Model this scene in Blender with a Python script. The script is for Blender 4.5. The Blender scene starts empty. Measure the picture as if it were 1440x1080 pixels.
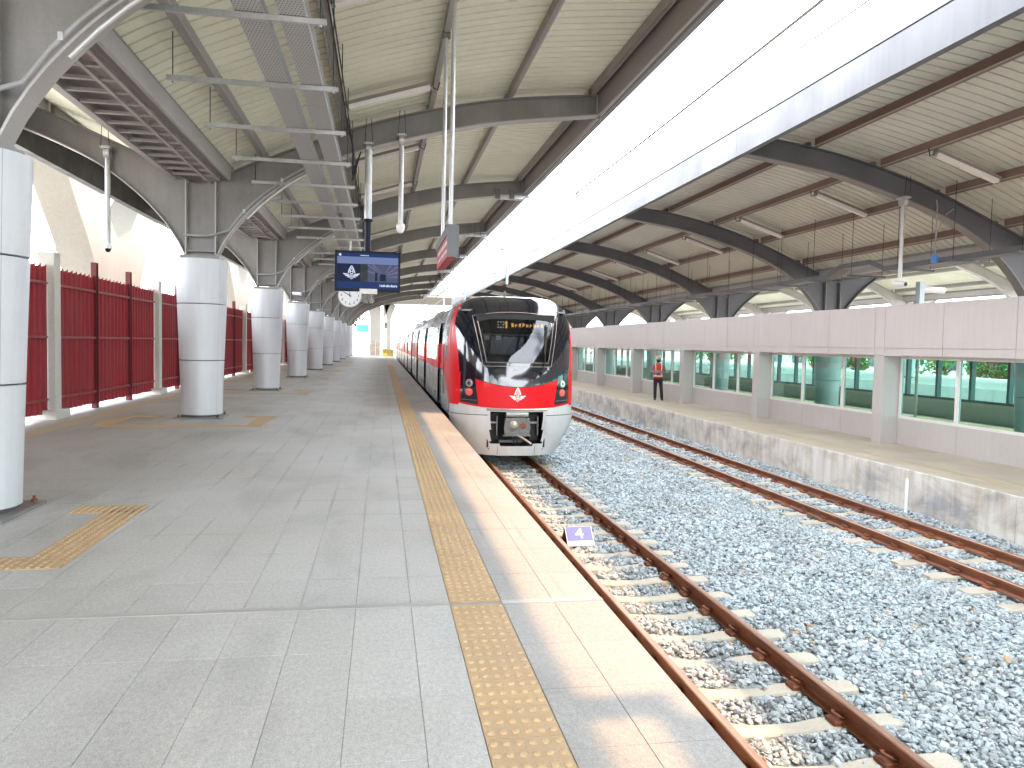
import bpy, math, random
import numpy as np
from mathutils import Vector, Matrix

random.seed(7)
rng = np.random.default_rng(7)
R = math.radians
scene = bpy.context.scene
col = scene.collection

# ---------------------------------------------------------------- camera
FPX = 1081.0
YAW = math.atan(184.3 / FPX)
PIT = math.atan(56 / math.hypot(FPX, 184.3))
ROLL = 0.022
fw = Vector((math.sin(YAW) * math.cos(PIT), math.cos(YAW) * math.cos(PIT), -math.sin(PIT)))
rt = Vector((math.cos(YAW), -math.sin(YAW), 0))
up = rt.cross(fw)
cr, sr = math.cos(ROLL), math.sin(ROLL)
r2 = cr * rt + sr * up
u2 = cr * up - sr * rt
cam_data = bpy.data.cameras.new('camera')
cam = bpy.data.objects.new('camera', cam_data)
col.objects.link(cam)
cam.matrix_world = Matrix(((r2.x, u2.x, -fw.x, 0), (r2.y, u2.y, -fw.y, 0), (r2.z, u2.z, -fw.z, 1.55), (0, 0, 0, 1)))
cam_data.sensor_fit = 'HORIZONTAL'
cam_data.sensor_width = 36
cam_data.lens = FPX / 1440 * 36
cam_data.clip_start = 0.05
cam_data.clip_end = 3000
scene.camera = cam

# ---------------------------------------------------------------- sky, sun, exposure
SUN_DX, SUN_DY = 0.585, 0.03            # sun direction (towards the sun) per metre of height
SUN_EL = math.atan2(1, math.hypot(SUN_DX, SUN_DY))
world = bpy.data.worlds.new('World')
scene.world = world
world.use_nodes = True
wn, wl = world.node_tree.nodes, world.node_tree.links
wn.clear()
wo = wn.new('ShaderNodeOutputWorld')
bg = wn.new('ShaderNodeBackground')
sky = wn.new('ShaderNodeTexSky')
sky.sky_type = 'NISHITA'
sky.sun_disc = False
sky.sun_elevation = SUN_EL
sky.sun_rotation = math.atan2(SUN_DX, SUN_DY)
sky.air_density = 1.0
sky.dust_density = 2.5
tcw = wn.new('ShaderNodeTexCoord')
cn = wn.new('ShaderNodeTexNoise')
cn.inputs['Scale'].default_value = 2.6
cn.inputs['Detail'].default_value = 7
cn.inputs['Roughness'].default_value = 0.55
cramp = wn.new('ShaderNodeValToRGB')
cramp.color_ramp.elements[0].position = 0.36
cramp.color_ramp.elements[0].color = (0.25, 0.25, 0.25, 1)
cramp.color_ramp.elements[1].position = 0.5
cramp.color_ramp.elements[1].color = (1, 1, 1, 1)
cmix = wn.new('ShaderNodeMixRGB')
cmix.inputs['Color2'].default_value = (21.5, 22.8, 24.5, 1)     # bright broken cloud
wl.new(tcw.outputs['Generated'], cn.inputs['Vector'])
wl.new(cn.outputs['Fac'], cramp.inputs['Fac'])
wl.new(cramp.outputs['Color'], cmix.inputs['Fac'])
wl.new(sky.outputs['Color'], cmix.inputs['Color1'])
wl.new(cmix.outputs['Color'], bg.inputs['Color'])
bg.inputs['Strength'].default_value = 0.15
wl.new(bg.outputs['Background'], wo.inputs['Surface'])

sl = bpy.data.lights.new('sun', 'SUN')
sl.energy = 2.3
sl.angle = R(0.9)
sl.color = (1.0, 0.54, 0.235)
so = bpy.data.objects.new('sun', sl)
col.objects.link(so)
so.rotation_euler = Vector((SUN_DX, SUN_DY, 1)).to_track_quat('Z', 'Y').to_euler()
so.location = (30, 0, 50)

scene.view_settings.view_transform = 'Standard'
scene.view_settings.look = 'None'
scene.view_settings.exposure = 1.70
scene.view_settings.gamma = 1.0
scene.view_settings.use_curve_mapping = False
scene.render.engine = 'CYCLES'
try:
    scene.cycles.max_bounces = 8
    scene.cycles.diffuse_bounces = 5
    scene.cycles.glossy_bounces = 4
    scene.cycles.transparent_max_bounces = 12
    scene.cycles.sample_clamp_indirect = 6
    scene.cycles.use_denoising = True
except Exception:
    pass

# ---------------------------------------------------------------- materials
MATS = {}


def base_mat(name):
    m = bpy.data.materials.new(name)
    m.use_nodes = True
    n, l = m.node_tree.nodes, m.node_tree.links
    b = n['Principled BSDF']
    MATS[name] = m
    return m, n, l, b


def noise(n, l, vec, scale, detail=4, rough=0.55, dist=0.0):
    t = n.new('ShaderNodeTexNoise')
    t.inputs['Scale'].default_value = scale
    t.inputs['Detail'].default_value = detail
    t.inputs['Roughness'].default_value = rough
    t.inputs['Distortion'].default_value = dist
    l.new(vec, t.inputs['Vector'])
    return t.outputs['Fac']


def ramp(n, l, fac, stops):
    r = n.new('ShaderNodeValToRGB')
    e = r.color_ramp.elements
    while len(e) < len(stops):
        e.new(0.5)
    for i, (p, c) in enumerate(stops):
        e[i].position = p
        e[i].color = (c[0], c[1], c[2], 1) if not isinstance(c, (int, float)) else (c, c, c, 1)
    l.new(fac, r.inputs['Fac'])
    return r.outputs['Color']


def mixc(n, l, a, b, fac=None, mode='MIX', f=1.0):
    m = n.new('ShaderNodeMixRGB')
    m.blend_type = mode
    m.inputs['Fac'].default_value = f
    if fac is not None:
        l.new(fac, m.inputs['Fac'])
    for i, v in ((1, a), (2, b)):
        if isinstance(v, (tuple, list)):
            m.inputs[i].default_value = (v[0], v[1], v[2], 1)
        else:
            l.new(v, m.inputs[i])
    return m.outputs['Color']


def pos(n):
    return n.new('ShaderNodeNewGeometry').outputs['Position']


def stretch(n, l, vec, s):
    m = n.new('ShaderNodeMapping')
    m.inputs['Scale'].default_value = s
    l.new(vec, m.inputs['Vector'])
    return m.outputs['Vector']


def bumpn(n, l, b, h, strength=0.3, dist=0.01):
    bp = n.new('ShaderNodeBump')
    bp.inputs['Strength'].default_value = strength
    bp.inputs['Distance'].default_value = dist
    l.new(h, bp.inputs['Height'])
    l.new(bp.outputs['Normal'], b.inputs['Normal'])


def M(name, c, rough=0.6, metal=0.0, var=0.12, scale=2.0, fine=0.06, fscale=45, bump=0.0, bdist=0.004,
      coat=0.0, streak=0.0, spec=0.5, rvar=0.1):
    m, n, l, b = base_mat(name)
    p = pos(n)
    n1 = noise(n, l, p, scale, 5)
    n2 = noise(n, l, p, fscale, 3)
    g1 = ramp(n, l, n1, [(0.3, 1 - var), (0.7, 1 + var)])
    g2 = ramp(n, l, n2, [(0.3, 1 - fine), (0.7, 1 + fine)])
    cc = mixc(n, l, mixc(n, l, c, g1, mode='MULTIPLY'), g2, mode='MULTIPLY')
    if streak:
        n3 = noise(n, l, stretch(n, l, p, (5, 5, 0.35)), 2.2, 4)
        g3 = ramp(n, l, n3, [(0.38, 1 - streak), (0.62, 1.0)])
        cc = mixc(n, l, cc, g3, mode='MULTIPLY')
    l.new(cc, b.inputs['Base Color'])
    rr = ramp(n, l, n1, [(0.3, max(0.02, rough - rvar)), (0.7, min(1, rough + rvar))])
    l.new(rr, b.inputs['Roughness'])
    b.inputs['Metallic'].default_value = metal
    b.inputs['Specular IOR Level'].default_value = spec
    if coat:
        b.inputs['Coat Weight'].default_value = coat
        b.inputs['Coat Roughness'].default_value = 0.03
    if bump:
        bumpn(n, l, b, n2, bump, bdist)
    return m


def emit(name, c, s):
    m, n, l, b = base_mat(name)
    b.inputs['Base Color'].default_value = (c[0] * .08, c[1] * .08, c[2] * .08, 1)
    b.inputs['Emission Color'].default_value = (c[0], c[1], c[2], 1)
    b.inputs['Emission Strength'].default_value = s
    b.inputs['Roughness'].default_value = 0.35
    b.inputs['Specular IOR Level'].default_value = 0.12
    return m


# platform paving: grey granite-look tiles, speckled, with dark grime in blotches and along joints
m, n, l, b = base_mat('paving')
p = pos(n)
spk = noise(n, l, p, 150, 2, 0.7)
spk2 = noise(n, l, stretch(n, l, p, (1, 0.6, 1)), 48, 3, 0.7)
blot = noise(n, l, stretch(n, l, p, (0.8, 0.35, 1)), 1.5, 6, 0.6, 0.6)
big = noise(n, l, p, 0.35, 3)
at = n.new('ShaderNodeAttribute'); at.attribute_name = 'tint'
c0 = ramp(n, l, spk, [(0.3, (0.30, 0.298, 0.285)), (0.7, (0.535, 0.53, 0.51))])
c0 = mixc(n, l, c0, ramp(n, l, spk2, [(0.3, 0.84), (0.7, 1.13)]), mode='MULTIPLY')
c0 = mixc(n, l, c0, ramp(n, l, blot, [(0.33, 0.82), (0.5, 1.0), (0.75, 1.07)]), mode='MULTIPLY')
c0 = mixc(n, l, c0, ramp(n, l, big, [(0.35, (0.95, 0.93, 0.90)), (0.65, (1.05, 1.06, 1.07))]), mode='MULTIPLY')
c0 = mixc(n, l, c0, ramp(n, l, at.outputs['Fac'], [(0.0, 0.95), (1.0, 1.03)]), mode='MULTIPLY')
# joint grime
jb = noise(n, l, p, 0.9, 4)
br = n.new('ShaderNodeTexBrick')
br.offset = 0.0
br.inputs['Scale'].default_value = 1.0
br.inputs['Mortar Size'].default_value = 0.03
br.inputs['Mortar Smooth'].default_value = 1.0
br.inputs['Brick Width'].default_value = 0.318
br.inputs['Row Height'].default_value = 0.632
br.inputs['Color1'].default_value = (1, 1, 1, 1)
br.inputs['Color2'].default_value = (1, 1, 1, 1)
br.inputs['Mortar'].default_value = (0.55, 0.54, 0.52, 1)
mp = n.new('ShaderNodeMapping')
mp.inputs['Location'].default_value = (0.128 + 0.318 * 40, -5.06 + 0.632 * 40, 0)
l.new(p, mp.inputs['Vector'])
l.new(mp.outputs['Vector'], br.inputs['Vector'])
sxy = n.new('ShaderNodeSeparateXYZ'); l.new(p, sxy.inputs[0])
gt = n.new('ShaderNodeMath'); gt.operation = 'GREATER_THAN'; gt.inputs[1].default_value = 4.55
l.new(sxy.outputs['Y'], gt.inputs[0])
jm = n.new('ShaderNodeMath'); jm.operation = 'MULTIPLY'
l.new(ramp(n, l, jb, [(0.46, 0.0), (0.66, 0.5)]), jm.inputs[0]); l.new(gt.outputs[0], jm.inputs[1])
jf = jm.outputs[0]
c0 = mixc(n, l, c0, mixc(n, l, c0, br.outputs['Color'], mode='MULTIPLY'), fac=jf)
l.new(c0, b.inputs['Base Color'])
b.inputs['Roughness'].default_value = 0.55
bumpn(n, l, b, spk2, 0.25, 0.002)

m, n, l, b = base_mat('grout')
b.inputs['Base Color'].default_value = (0.31, 0.305, 0.29, 1)
b.inputs['Roughness'].default_value = 0.9

M('tactile', (0.43, 0.30, 0.165), 0.55, var=0.12, scale=1.7, fine=0.08, fscale=90, bump=0.1)
M('tactile_pale', (0.46, 0.38, 0.25), 0.6, var=0.1, scale=1.7, fine=0.08, fscale=90)
M('concrete', (0.40, 0.385, 0.35), 0.8, var=0.14, scale=0.7, fine=0.1, fscale=14, bump=0.25, streak=0.22)
M('concrete_pale', (0.56, 0.545, 0.50), 0.8, var=0.08, scale=1.2, fine=0.05, fscale=20, bump=0.15)
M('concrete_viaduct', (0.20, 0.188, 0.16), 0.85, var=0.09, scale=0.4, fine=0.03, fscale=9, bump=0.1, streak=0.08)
M('sleeper', (0.46, 0.42, 0.345), 0.85, var=0.12, scale=3, fine=0.12, fscale=60, bump=0.3)
M('earth', (0.36, 0.33, 0.28), 0.95, var=0.2, scale=0.15, fine=0.12, fscale=3)
M('steel_grey', (0.23, 0.222, 0.212), 0.42, metal=0.25, var=0.16, scale=1.2, fine=0.05, fscale=30, streak=0.06)
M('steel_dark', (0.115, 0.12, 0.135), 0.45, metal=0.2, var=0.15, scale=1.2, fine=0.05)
M('steel_light', (0.40, 0.385, 0.365), 0.45, metal=0.25, var=0.1, scale=2, fine=0.05)
M('purlin', (0.30, 0.285, 0.265), 0.5, metal=0.15, var=0.12, scale=1.5, streak=0.1)
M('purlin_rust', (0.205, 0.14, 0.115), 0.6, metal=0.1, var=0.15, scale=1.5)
M('galvanised', (0.52, 0.53, 0.53), 0.38, metal=0.55, var=0.1, scale=4, fine=0.07, fscale=25)
M('roof_sheet_shaded', (0.60, 0.60, 0.53), 0.5, var=0.08, scale=0.8, fine=0.03, fscale=20)  # roof sheet copy for the right canopy, its dimmer light put into the colour
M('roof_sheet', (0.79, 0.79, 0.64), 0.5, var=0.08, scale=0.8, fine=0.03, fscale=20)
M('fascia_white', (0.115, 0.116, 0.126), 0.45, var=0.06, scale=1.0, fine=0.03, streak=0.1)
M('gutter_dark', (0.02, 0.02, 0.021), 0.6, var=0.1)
M('gutter_plum', (0.27, 0.235, 0.225), 0.5, var=0.1, scale=1.0)
M('column_panel', (0.60, 0.615, 0.635), 0.45, var=0.04, scale=1.2, fine=0.02, fscale=40, streak=0.05, metal=0.15)
M('black_rubber', (0.02, 0.02, 0.02), 0.6)
M('cable_black', (0.025, 0.025, 0.027), 0.5)
M('cable_grey', (0.33, 0.33, 0.33), 0.5)
M('fence_red', (0.29, 0.011, 0.019), 0.65, var=0.10, scale=0.8, fine=0.04, fscale=12, streak=0.14)
M('fence_post_red', (0.12, 0.010, 0.012), 0.5, var=0.12, scale=1.5)
M('fence_rail', (0.25, 0.03, 0.03), 0.5)
M('wall_pink', (0.53, 0.48, 0.462), 0.6, var=0.05, scale=0.7, fine=0.02, fscale=30, streak=0.045)
M('wall_grey', (0.47, 0.445, 0.425), 0.6, var=0.05, scale=0.8, fine=0.04, fscale=35, streak=0.03)
M('frame_white', (0.70, 0.68, 0.65), 0.45, var=0.05)
M('frame_dark', (0.05, 0.10, 0.10), 0.45, var=0.05)
M('tube_white', (0.82, 0.80, 0.77), 0.35, var=0.03)
M('white_paint', (0.80, 0.80, 0.80), 0.4, var=0.04)
M('silver', (0.52, 0.525, 0.53), 0.24, metal=0.55, var=0.04, scale=1.0, fine=0.02, coat=0.3)
M('silver_white', (0.55, 0.545, 0.54), 0.38, metal=0.1, var=0.05, scale=1.5, fine=0.02, coat=0.25, streak=0.06)
M('roof_dark', (0.22, 0.225, 0.23), 0.5, var=0.1)
M('gloss_red', (0.64, 0.004, 0.010), 0.36, var=0.03, scale=1.5, fine=0.01, coat=0.15, spec=0.2)
M('gloss_black', (0.006, 0.008, 0.014), 0.10, var=0.05, coat=1.0, rvar=0.02)
M('matt_black', (0.012, 0.012, 0.013), 0.6)
M('iron', (0.16, 0.155, 0.15), 0.5, metal=0.5, var=0.2, scale=8)
M('iron_light', (0.30, 0.295, 0.28), 0.45, metal=0.35, var=0.15, scale=10)
M('bracket_blue', (0.46, 0.55, 0.62), 0.45, metal=0.2)
M('navy', (0.008, 0.011, 0.026), 0.45, spec=0.2)
M('sign_red', (0.40, 0.045, 0.05), 0.45)
M('sign_blue', (0.17, 0.20, 0.50), 0.8, var=0.03, spec=0.2)
M('skin', (0.40, 0.24, 0.16), 0.55)
M('cloth_black', (0.018, 0.018, 0.022), 0.85)
M('cloth_grey', (0.16, 0.16, 0.19), 0.85)
M('vest_orange', (0.55, 0.035, 0.025), 0.75)
M('vest_band', (0.75, 0.72, 0.6), 0.4)
M('cap_white', (0.52, 0.50, 0.46), 0.6)
M('barrier_orange', (0.75, 0.25, 0.10), 0.5)
M('barrier_yellow', (0.75, 0.62, 0.12), 0.5)
M('teal_board', (0.05, 0.42, 0.46), 0.5)
M('bark', (0.13, 0.095, 0.065), 0.9, var=0.2, scale=6)
M('asphalt', (0.06, 0.06, 0.06), 0.85)
M('box_blue', (0.08, 0.25, 0.62), 0.4)
M('lamp_red', (0.75, 0.10, 0.09), 0.2, coat=0.8)
M('lamp_clear', (0.55, 0.55, 0.53), 0.12, metal=0.8)
M('cab_grey', (0.22, 0.24, 0.25), 0.6)
M('emblem_white', (0.86, 0.80, 0.80), 0.35)
M('building_white', (0.72, 0.72, 0.70), 0.7, var=0.05, streak=0.1)
M('building_pane', (0.06, 0.09, 0.11), 0.12)
emit('screen_blue', (0.02, 0.07, 0.30), 0.120)
emit('screen_navy', (0.008, 0.022, 0.075), 0.18)
emit('screen_pale', (0.30, 0.40, 0.78), 0.140)
emit('screen_grey', (0.12, 0.15, 0.26), 0.160)
emit('screen_violet', (0.28, 0.25, 0.50), 0.144)
emit('screen_white', (0.75, 0.8, 0.95), 0.32)
emit('led_amber', (1.0, 0.55, 0.14), 0.6)
emit('led_white', (1.0, 0.95, 0.85), 0.4)

# two edge courses: same paving darkened against strong skylight, shade put into the colour
_m2 = MATS['paving'].copy()
_m2.name = 'edge_paving_shaded'
MATS['edge_paving_shaded'] = _m2
_n, _l = _m2.node_tree.nodes, _m2.node_tree.links
_b = _n['Principled BSDF']
_src = _b.inputs['Base Color'].links[0].from_socket
_l.new(mixc(_n, _l, _src, (0.76, 0.75, 0.745), mode='MULTIPLY'), _b.inputs['Base Color'])

# rust for the rails, polished on top
m, n, l, b = base_mat('rail_rust')
p = pos(n)
a1 = noise(n, l, stretch(n, l, p, (1, 0.25, 1)), 9, 5)
a2 = noise(n, l, p, 70, 3)
c0 = ramp(n, l, a1, [(0.3, (0.115, 0.038, 0.018)), (0.7, (0.26, 0.085, 0.034))])
c0 = mixc(n, l, c0, ramp(n, l, a2, [(0.3, 0.8), (0.7, 1.15)]), mode='MULTIPLY')
l.new(c0, b.inputs['Base Color'])
b.inputs['Roughness'].default_value = 0.7
bumpn(n, l, b, a2, 0.3, 0.002)
m, n, l, b = base_mat('rail_head')
p = pos(n)
a1 = noise(n, l, stretch(n, l, p, (3, 0.2, 1)), 12, 4)
l.new(ramp(n, l, a1, [(0.3, (0.26, 0.13, 0.085)), (0.7, (0.42, 0.27, 0.20))]), b.inputs['Base Color'])
b.inputs['Roughness'].default_value = 0.38
b.inputs['Metallic'].default_value = 0.45

# crushed blue-grey stone
m, n, l, b = base_mat('ballast')
p = pos(n)
at = n.new('ShaderNodeAttribute'); at.attribute_name = 'tint'
zone = noise(n, l, p, 0.9, 4)
c0 = ramp(n, l, at.outputs['Fac'], [(0.0, (0.17, 0.16, 0.17)), (0.2, (0.29, 0.32, 0.335)), (0.5, (0.38, 0.435, 0.455)),
                                    (0.78, (0.48, 0.535, 0.55)), (0.94, (0.53, 0.52, 0.49)), (1.0, (0.45, 0.30, 0.16))])
fn = noise(n, l, p, 90, 3)
c0 = mixc(n, l, c0, ramp(n, l, fn, [(0.3, 0.8), (0.7, 1.2)]), mode='MULTIPLY')
sx = n.new('ShaderNodeSeparateXYZ'); l.new(p, sx.inputs[0])
trk = ramp(n, l, zone, [(0.35, (0.92, 0.90, 0.88)), (0.65, (1.04, 1.06, 1.08))])
c0 = mixc(n, l, c0, trk, mode='MULTIPLY')
l.new(c0, b.inputs['Base Color'])
b.inputs['Roughness'].default_value = 0.8
m, n, l, b = base_mat('ballast_bed')
p = pos(n)
vo = n.new('ShaderNodeTexVoronoi'); vo.inputs['Scale'].default_value = 17
l.new(p, vo.inputs['Vector'])
c0 = ramp(n, l, vo.outputs['Color'], [(0.0, (0.24, 0.26, 0.265)), (0.5, (0.36, 0.395, 0.41)), (1.0, (0.46, 0.495, 0.51))])
c0 = mixc(n, l, c0, ramp(n, l, vo.outputs['Distance'], [(0.0, 1.05), (0.6, 0.7)]), mode='MULTIPLY')
l.new(c0, b.inputs['Base Color'])
b.inputs['Roughness'].default_value = 0.9
bumpn(n, l, b, vo.outputs['Distance'], 0.9, 0.03)
b.inputs['Roughness'].default_value = 0.9

# stained render on the side of the low platform
m, n, l, b = base_mat('platform_side')
p = pos(n)
s1 = noise(n, l, stretch(n, l, p, (1, 0.7, 1.4)), 1.3, 7, 0.62, 0.5)
s2 = noise(n, l, stretch(n, l, p, (1, 3.0, 0.5)), 2.0, 5)
s3 = noise(n, l, p, 40, 3)
c0 = ramp(n, l, s1, [(0.36, (0.37, 0.37, 0.385)), (0.47, (0.56, 0.53, 0.48)), (0.6, (0.68, 0.66, 0.62))])
c0 = mixc(n, l, c0, ramp(n, l, s2, [(0.35, (0.78, 0.74, 0.68)), (0.6, (1, 1, 1))]), mode='MULTIPLY')
c0 = mixc(n, l, c0, ramp(n, l, s3, [(0.3, 0.93), (0.7, 1.05)]), mode='MULTIPLY')
l.new(c0, b.inputs['Base Color'])
b.inputs['Roughness'].default_value = 0.85
bumpn(n, l, b, s1, 0.3, 0.02)

M('low_paving', (0.46, 0.395, 0.315), 0.75, var=0.15, scale=1.0, fine=0.1, fscale=60, bump=0.1)


def glass(name, tint, gloss=0.12, rough=0.02):
    m = bpy.data.materials.new(name)
    m.use_nodes = True
    n, l = m.node_tree.nodes, m.node_tree.links
    n.clear()
    o = n.new('ShaderNodeOutputMaterial')
    t = n.new('ShaderNodeBsdfTransparent'); t.inputs['Color'].default_value = (*tint, 1)
    g = n.new('ShaderNodeBsdfGlossy'); g.inputs['Roughness'].default_value = rough
    g.inputs['Color'].default_value = (0.95, 0.97, 1, 1)
    fr = n.new('ShaderNodeLayerWeight'); fr.inputs['Blend'].default_value = 0.5
    pw = n.new('ShaderNodeMath'); pw.operation = 'POWER'; pw.inputs[1].default_value = 4.0
    l.new(fr.outputs['Facing'], pw.inputs[0])
    ad = n.new('ShaderNodeMath'); ad.operation = 'ADD'; ad.inputs[1].default_value = gloss; ad.use_clamp = True
    l.new(pw.outputs[0], ad.inputs[0])
    mx = n.new('ShaderNodeMixShader')
    l.new(ad.outputs[0], mx.inputs['Fac']); l.new(t.outputs[0], mx.inputs[1]); l.new(g.outputs[0], mx.inputs[2])
    l.new(mx.outputs[0], o.inputs['Surface'])
    MATS[name] = m
    return m


glass('green_glass', (0.56, 0.78, 0.735), 0.035)
glass('windscreen_glass', (0.30, 0.32, 0.34), 0.05)


def leafmat(name, c):
    m, n, l, b = base_mat(name)
    p = pos(n)
    f = noise(n, l, p, 1.1, 4)
    f2 = noise(n, l, p, 9, 2)
    cc = ramp(n, l, f, [(0.3, tuple(v * 0.6 for v in c)), (0.7, tuple(v * 1.45 for v in c))])
    cc = mixc(n, l, cc, ramp(n, l, f2, [(0.3, 0.75), (0.7, 1.25)]), mode='MULTIPLY')
    l.new(cc, b.inputs['Base Color'])
    b.inputs['Roughness'].default_value = 0.6
    b.inputs['Transmission Weight'].default_value = 0.0
    return m


leafmat('leaf', (0.07, 0.15, 0.035))
leafmat('leaf_light', (0.11, 0.21, 0.05))


# ---------------------------------------------------------------- mesh helpers
class MB:
    def __init__(self):
        self.v, self.f, self.m = [], [], []

    def add(self, vs, fs, m=0):
        o = len(self.v)
        self.v.extend(tuple(map(float, q)) for q in vs)
        for q in fs:
            self.f.append(tuple(o + i for i in q))
            self.m.append(m)
        return self

    def box(self, x0, x1, y0, y1, z0, z1, m=0):
        return self.add([(x0, y0, z0), (x1, y0, z0), (x1, y1, z0), (x0, y1, z0), (x0, y0, z1), (x1, y0, z1), (x1, y1, z1), (x0, y1, z1)],
                        [(0, 3, 2, 1), (4, 5, 6, 7), (0, 1, 5, 4), (1, 2, 6, 5), (2, 3, 7, 6), (3, 0, 4, 7)], m)

    def bev(self, x0, x1, y0, y1, z0, z1, e, m=0):
        # box with a bevelled top edge
        return self.add([(x0, y0, z0), (x1, y0, z0), (x1, y1, z0), (x0, y1, z0),
                         (x0, y0, z1 - e), (x1, y0, z1 - e), (x1, y1, z1 - e), (x0, y1, z1 - e),
                         (x0 + e, y0 + e, z1), (x1 - e, y0 + e, z1), (x1 - e, y1 - e, z1), (x0 + e, y1 - e, z1)],
                        [(0, 3, 2, 1), (0, 1, 5, 4), (1, 2, 6, 5), (2, 3, 7, 6), (3, 0, 4, 7),
                         (4, 5, 9, 8), (5, 6, 10, 9), (6, 7, 11, 10), (7, 4, 8, 11), (8, 9, 10, 11)], m)

    def tube(self, a, b, r0, r1=None, n=10, m=0, caps=True):
        a, b = Vector(a), Vector(b)
        r1 = r0 if r1 is None else r1
        d = (b - a)
        d.normalize()
        x = d.orthogonal().normalized()
        y = d.cross(x)
        vs = []
        for c, r in ((a, r0), (b, r1)):
            for i in range(n):
                t = 2 * math.pi * i / n
                vs.append(c + x * (r * math.cos(t)) + y * (r * math.sin(t)))
        fs = [(i, (i + 1) % n, n + (i + 1) % n, n + i) for i in range(n)]
        if caps:
            fs += [tuple(range(n - 1, -1, -1)), tuple(range(n, 2 * n))]
        return self.add(vs, fs, m)

    def path(self, pts, r, n=6, m=0):
        for a, b in zip(pts[:-1], pts[1:]):
            if (Vector(a) - Vector(b)).length > 1e-5:
                self.tube(a, b, r, r, n, m)
        return self

    def sweep(self, pts, r, n=8, m=0):
        # one continuous bent tube
        P = [Vector(q) for q in pts]
        rs = r if isinstance(r, (list, tuple)) else [r] * len(P)
        vs, fs = [], []
        ref = None
        for i, q in enumerate(P):
            d = (P[min(i + 1, len(P) - 1)] - P[max(i - 1, 0)]).normalized()
            if ref is None:
                ref = d.orthogonal().normalized()
            x = (ref - d * ref.dot(d)).normalized()
            ref = x
            y = d.cross(x)
            for k in range(n):
                t = 2 * math.pi * k / n
                vs.append(q + x * (rs[i] * math.cos(t)) + y * (rs[i] * math.sin(t)))
        for i in range(len(P) - 1):
            for k in range(n):
                fs.append((i * n + k, i * n + (k + 1) % n, (i + 1) * n + (k + 1) % n, (i + 1) * n + k))
        fs += [tuple(range(n - 1, -1, -1)), tuple(range((len(P) - 1) * n, len(P) * n))]
        return self.add(vs, fs, m)

    def lathe(self, prof, n=24, c=(0, 0, 0), m=0, caps=True):
        vs = []
        for r, z in prof:
            for i in range(n):
                t = 2 * math.pi * i / n
                vs.append((c[0] + r * math.cos(t), c[1] + r * math.sin(t), c[2] + z))
        k = len(prof)
        fs = [(j * n + i, j * n + (i + 1) % n, (j + 1) * n + (i + 1) % n, (j + 1) * n + i) for j in range(k - 1) for i in range(n)]
        if caps:
            fs += [tuple(range(n - 1, -1, -1)), tuple(range((k - 1) * n, k * n))]
        return self.add(vs, fs, m)

    def prism(self, poly, axis, a, b, m=0):
        # extrude a 2-D polygon along an axis; poly coords are the two other axes in xyz order
        def P(u, v, w):
            return (w, u, v) if axis == 'x' else (u, w, v) if axis == 'y' else (u, v, w)
        k = len(poly)
        vs = [P(u, v, a) for u, v in poly] + [P(u, v, b) for u, v in poly]
        fs = [tuple(range(k)), tuple(range(2 * k - 1, k - 1, -1))] + [(i, k + i, k + (i + 1) % k, (i + 1) % k) for i in range(k)]
        return self.add(vs, fs, m)

    def grid(self, fn, nu, nv, m=0, skip=None):
        vs = [fn(i / nu, j / nv) for j in range(nv + 1) for i in range(nu + 1)]
        fs = []
        for j in range(nv):
            for i in range(nu):
                if skip and skip((i + .5) / nu, (j + .5) / nv):
                    continue
                q = j * (nu + 1) + i
                fs.append((q, q + 1, q + nu + 2, q + nu + 1))
        return self.add(vs, fs, m)

    def mesh(self, name, mats, smooth=False):
        me = bpy.data.meshes.new(name)
        me.from_pydata(self.v, [], self.f)
        for mm in ([mats] if isinstance(mats, str) else mats):
            me.materials.append(MATS[mm])
        if any(self.m):
            me.polygons.foreach_set('material_index', self.m)
        if smooth:
            me.polygons.foreach_set('use_smooth', [True] * len(me.polygons))
            if smooth != 'full':
                try:
                    me.set_sharp_from_angle(angle=R(35))
                except Exception:
                    pass
        me.update()
        return me

    def build(self, name, mats, parent=None, smooth=False, fixn=True):
        me = self.mesh(name, mats, smooth)
        if fixn:
            import bmesh
            bm = bmesh.new()
            bm.from_mesh(me)
            bmesh.ops.recalc_face_normals(bm, faces=bm.faces)
            bm.to_mesh(me)
            bm.free()
            if smooth and smooth != 'full':
                try:
                    me.set_sharp_from_angle(angle=R(35))
                except Exception:
                    pass
        return link(name, me, parent)


def wloc(o):
    v = Vector((0, 0, 0))
    while o is not None:
        v += o.location
        o = o.parent
    return v


def link(name, me, parent=None, loc=None, rot=None):
    """A mesh whose vertices are world coordinates when loc is None, else local to loc."""
    o = bpy.data.objects.new(name, me)
    col.objects.link(o)
    if parent is not None:
        o.parent = parent
        if loc is None:
            o.location = -wloc(parent)
    if loc is not None:
        o.location = loc
    if rot is not None:
        o.rotation_euler = rot
    return o


def tag(o, label=None, cat=None, group=None, kind=None):
    for k, v in (('label', label), ('category', cat), ('group', group), ('kind', kind)):
        if v:
            o[k] = v
    return o


def thing(name, label, cat, loc=(0, 0, 0), group=None):
    o = bpy.data.objects.new(name, None)
    o.empty_display_size = 0.2
    col.objects.link(o)
    o.location = loc
    return tag(o, label, cat, group, 'thing')


def copy_tree(src, loc=None, label=None, parent=None, kids=None):
    c = src.copy()
    col.objects.link(c)
    if parent is not None:
        c.parent = parent
    if loc is not None:
        c.location = loc
    if label:
        c['label'] = label
    for ch in list(src.children):
        copy_tree(ch, parent=c)
    return c


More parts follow.
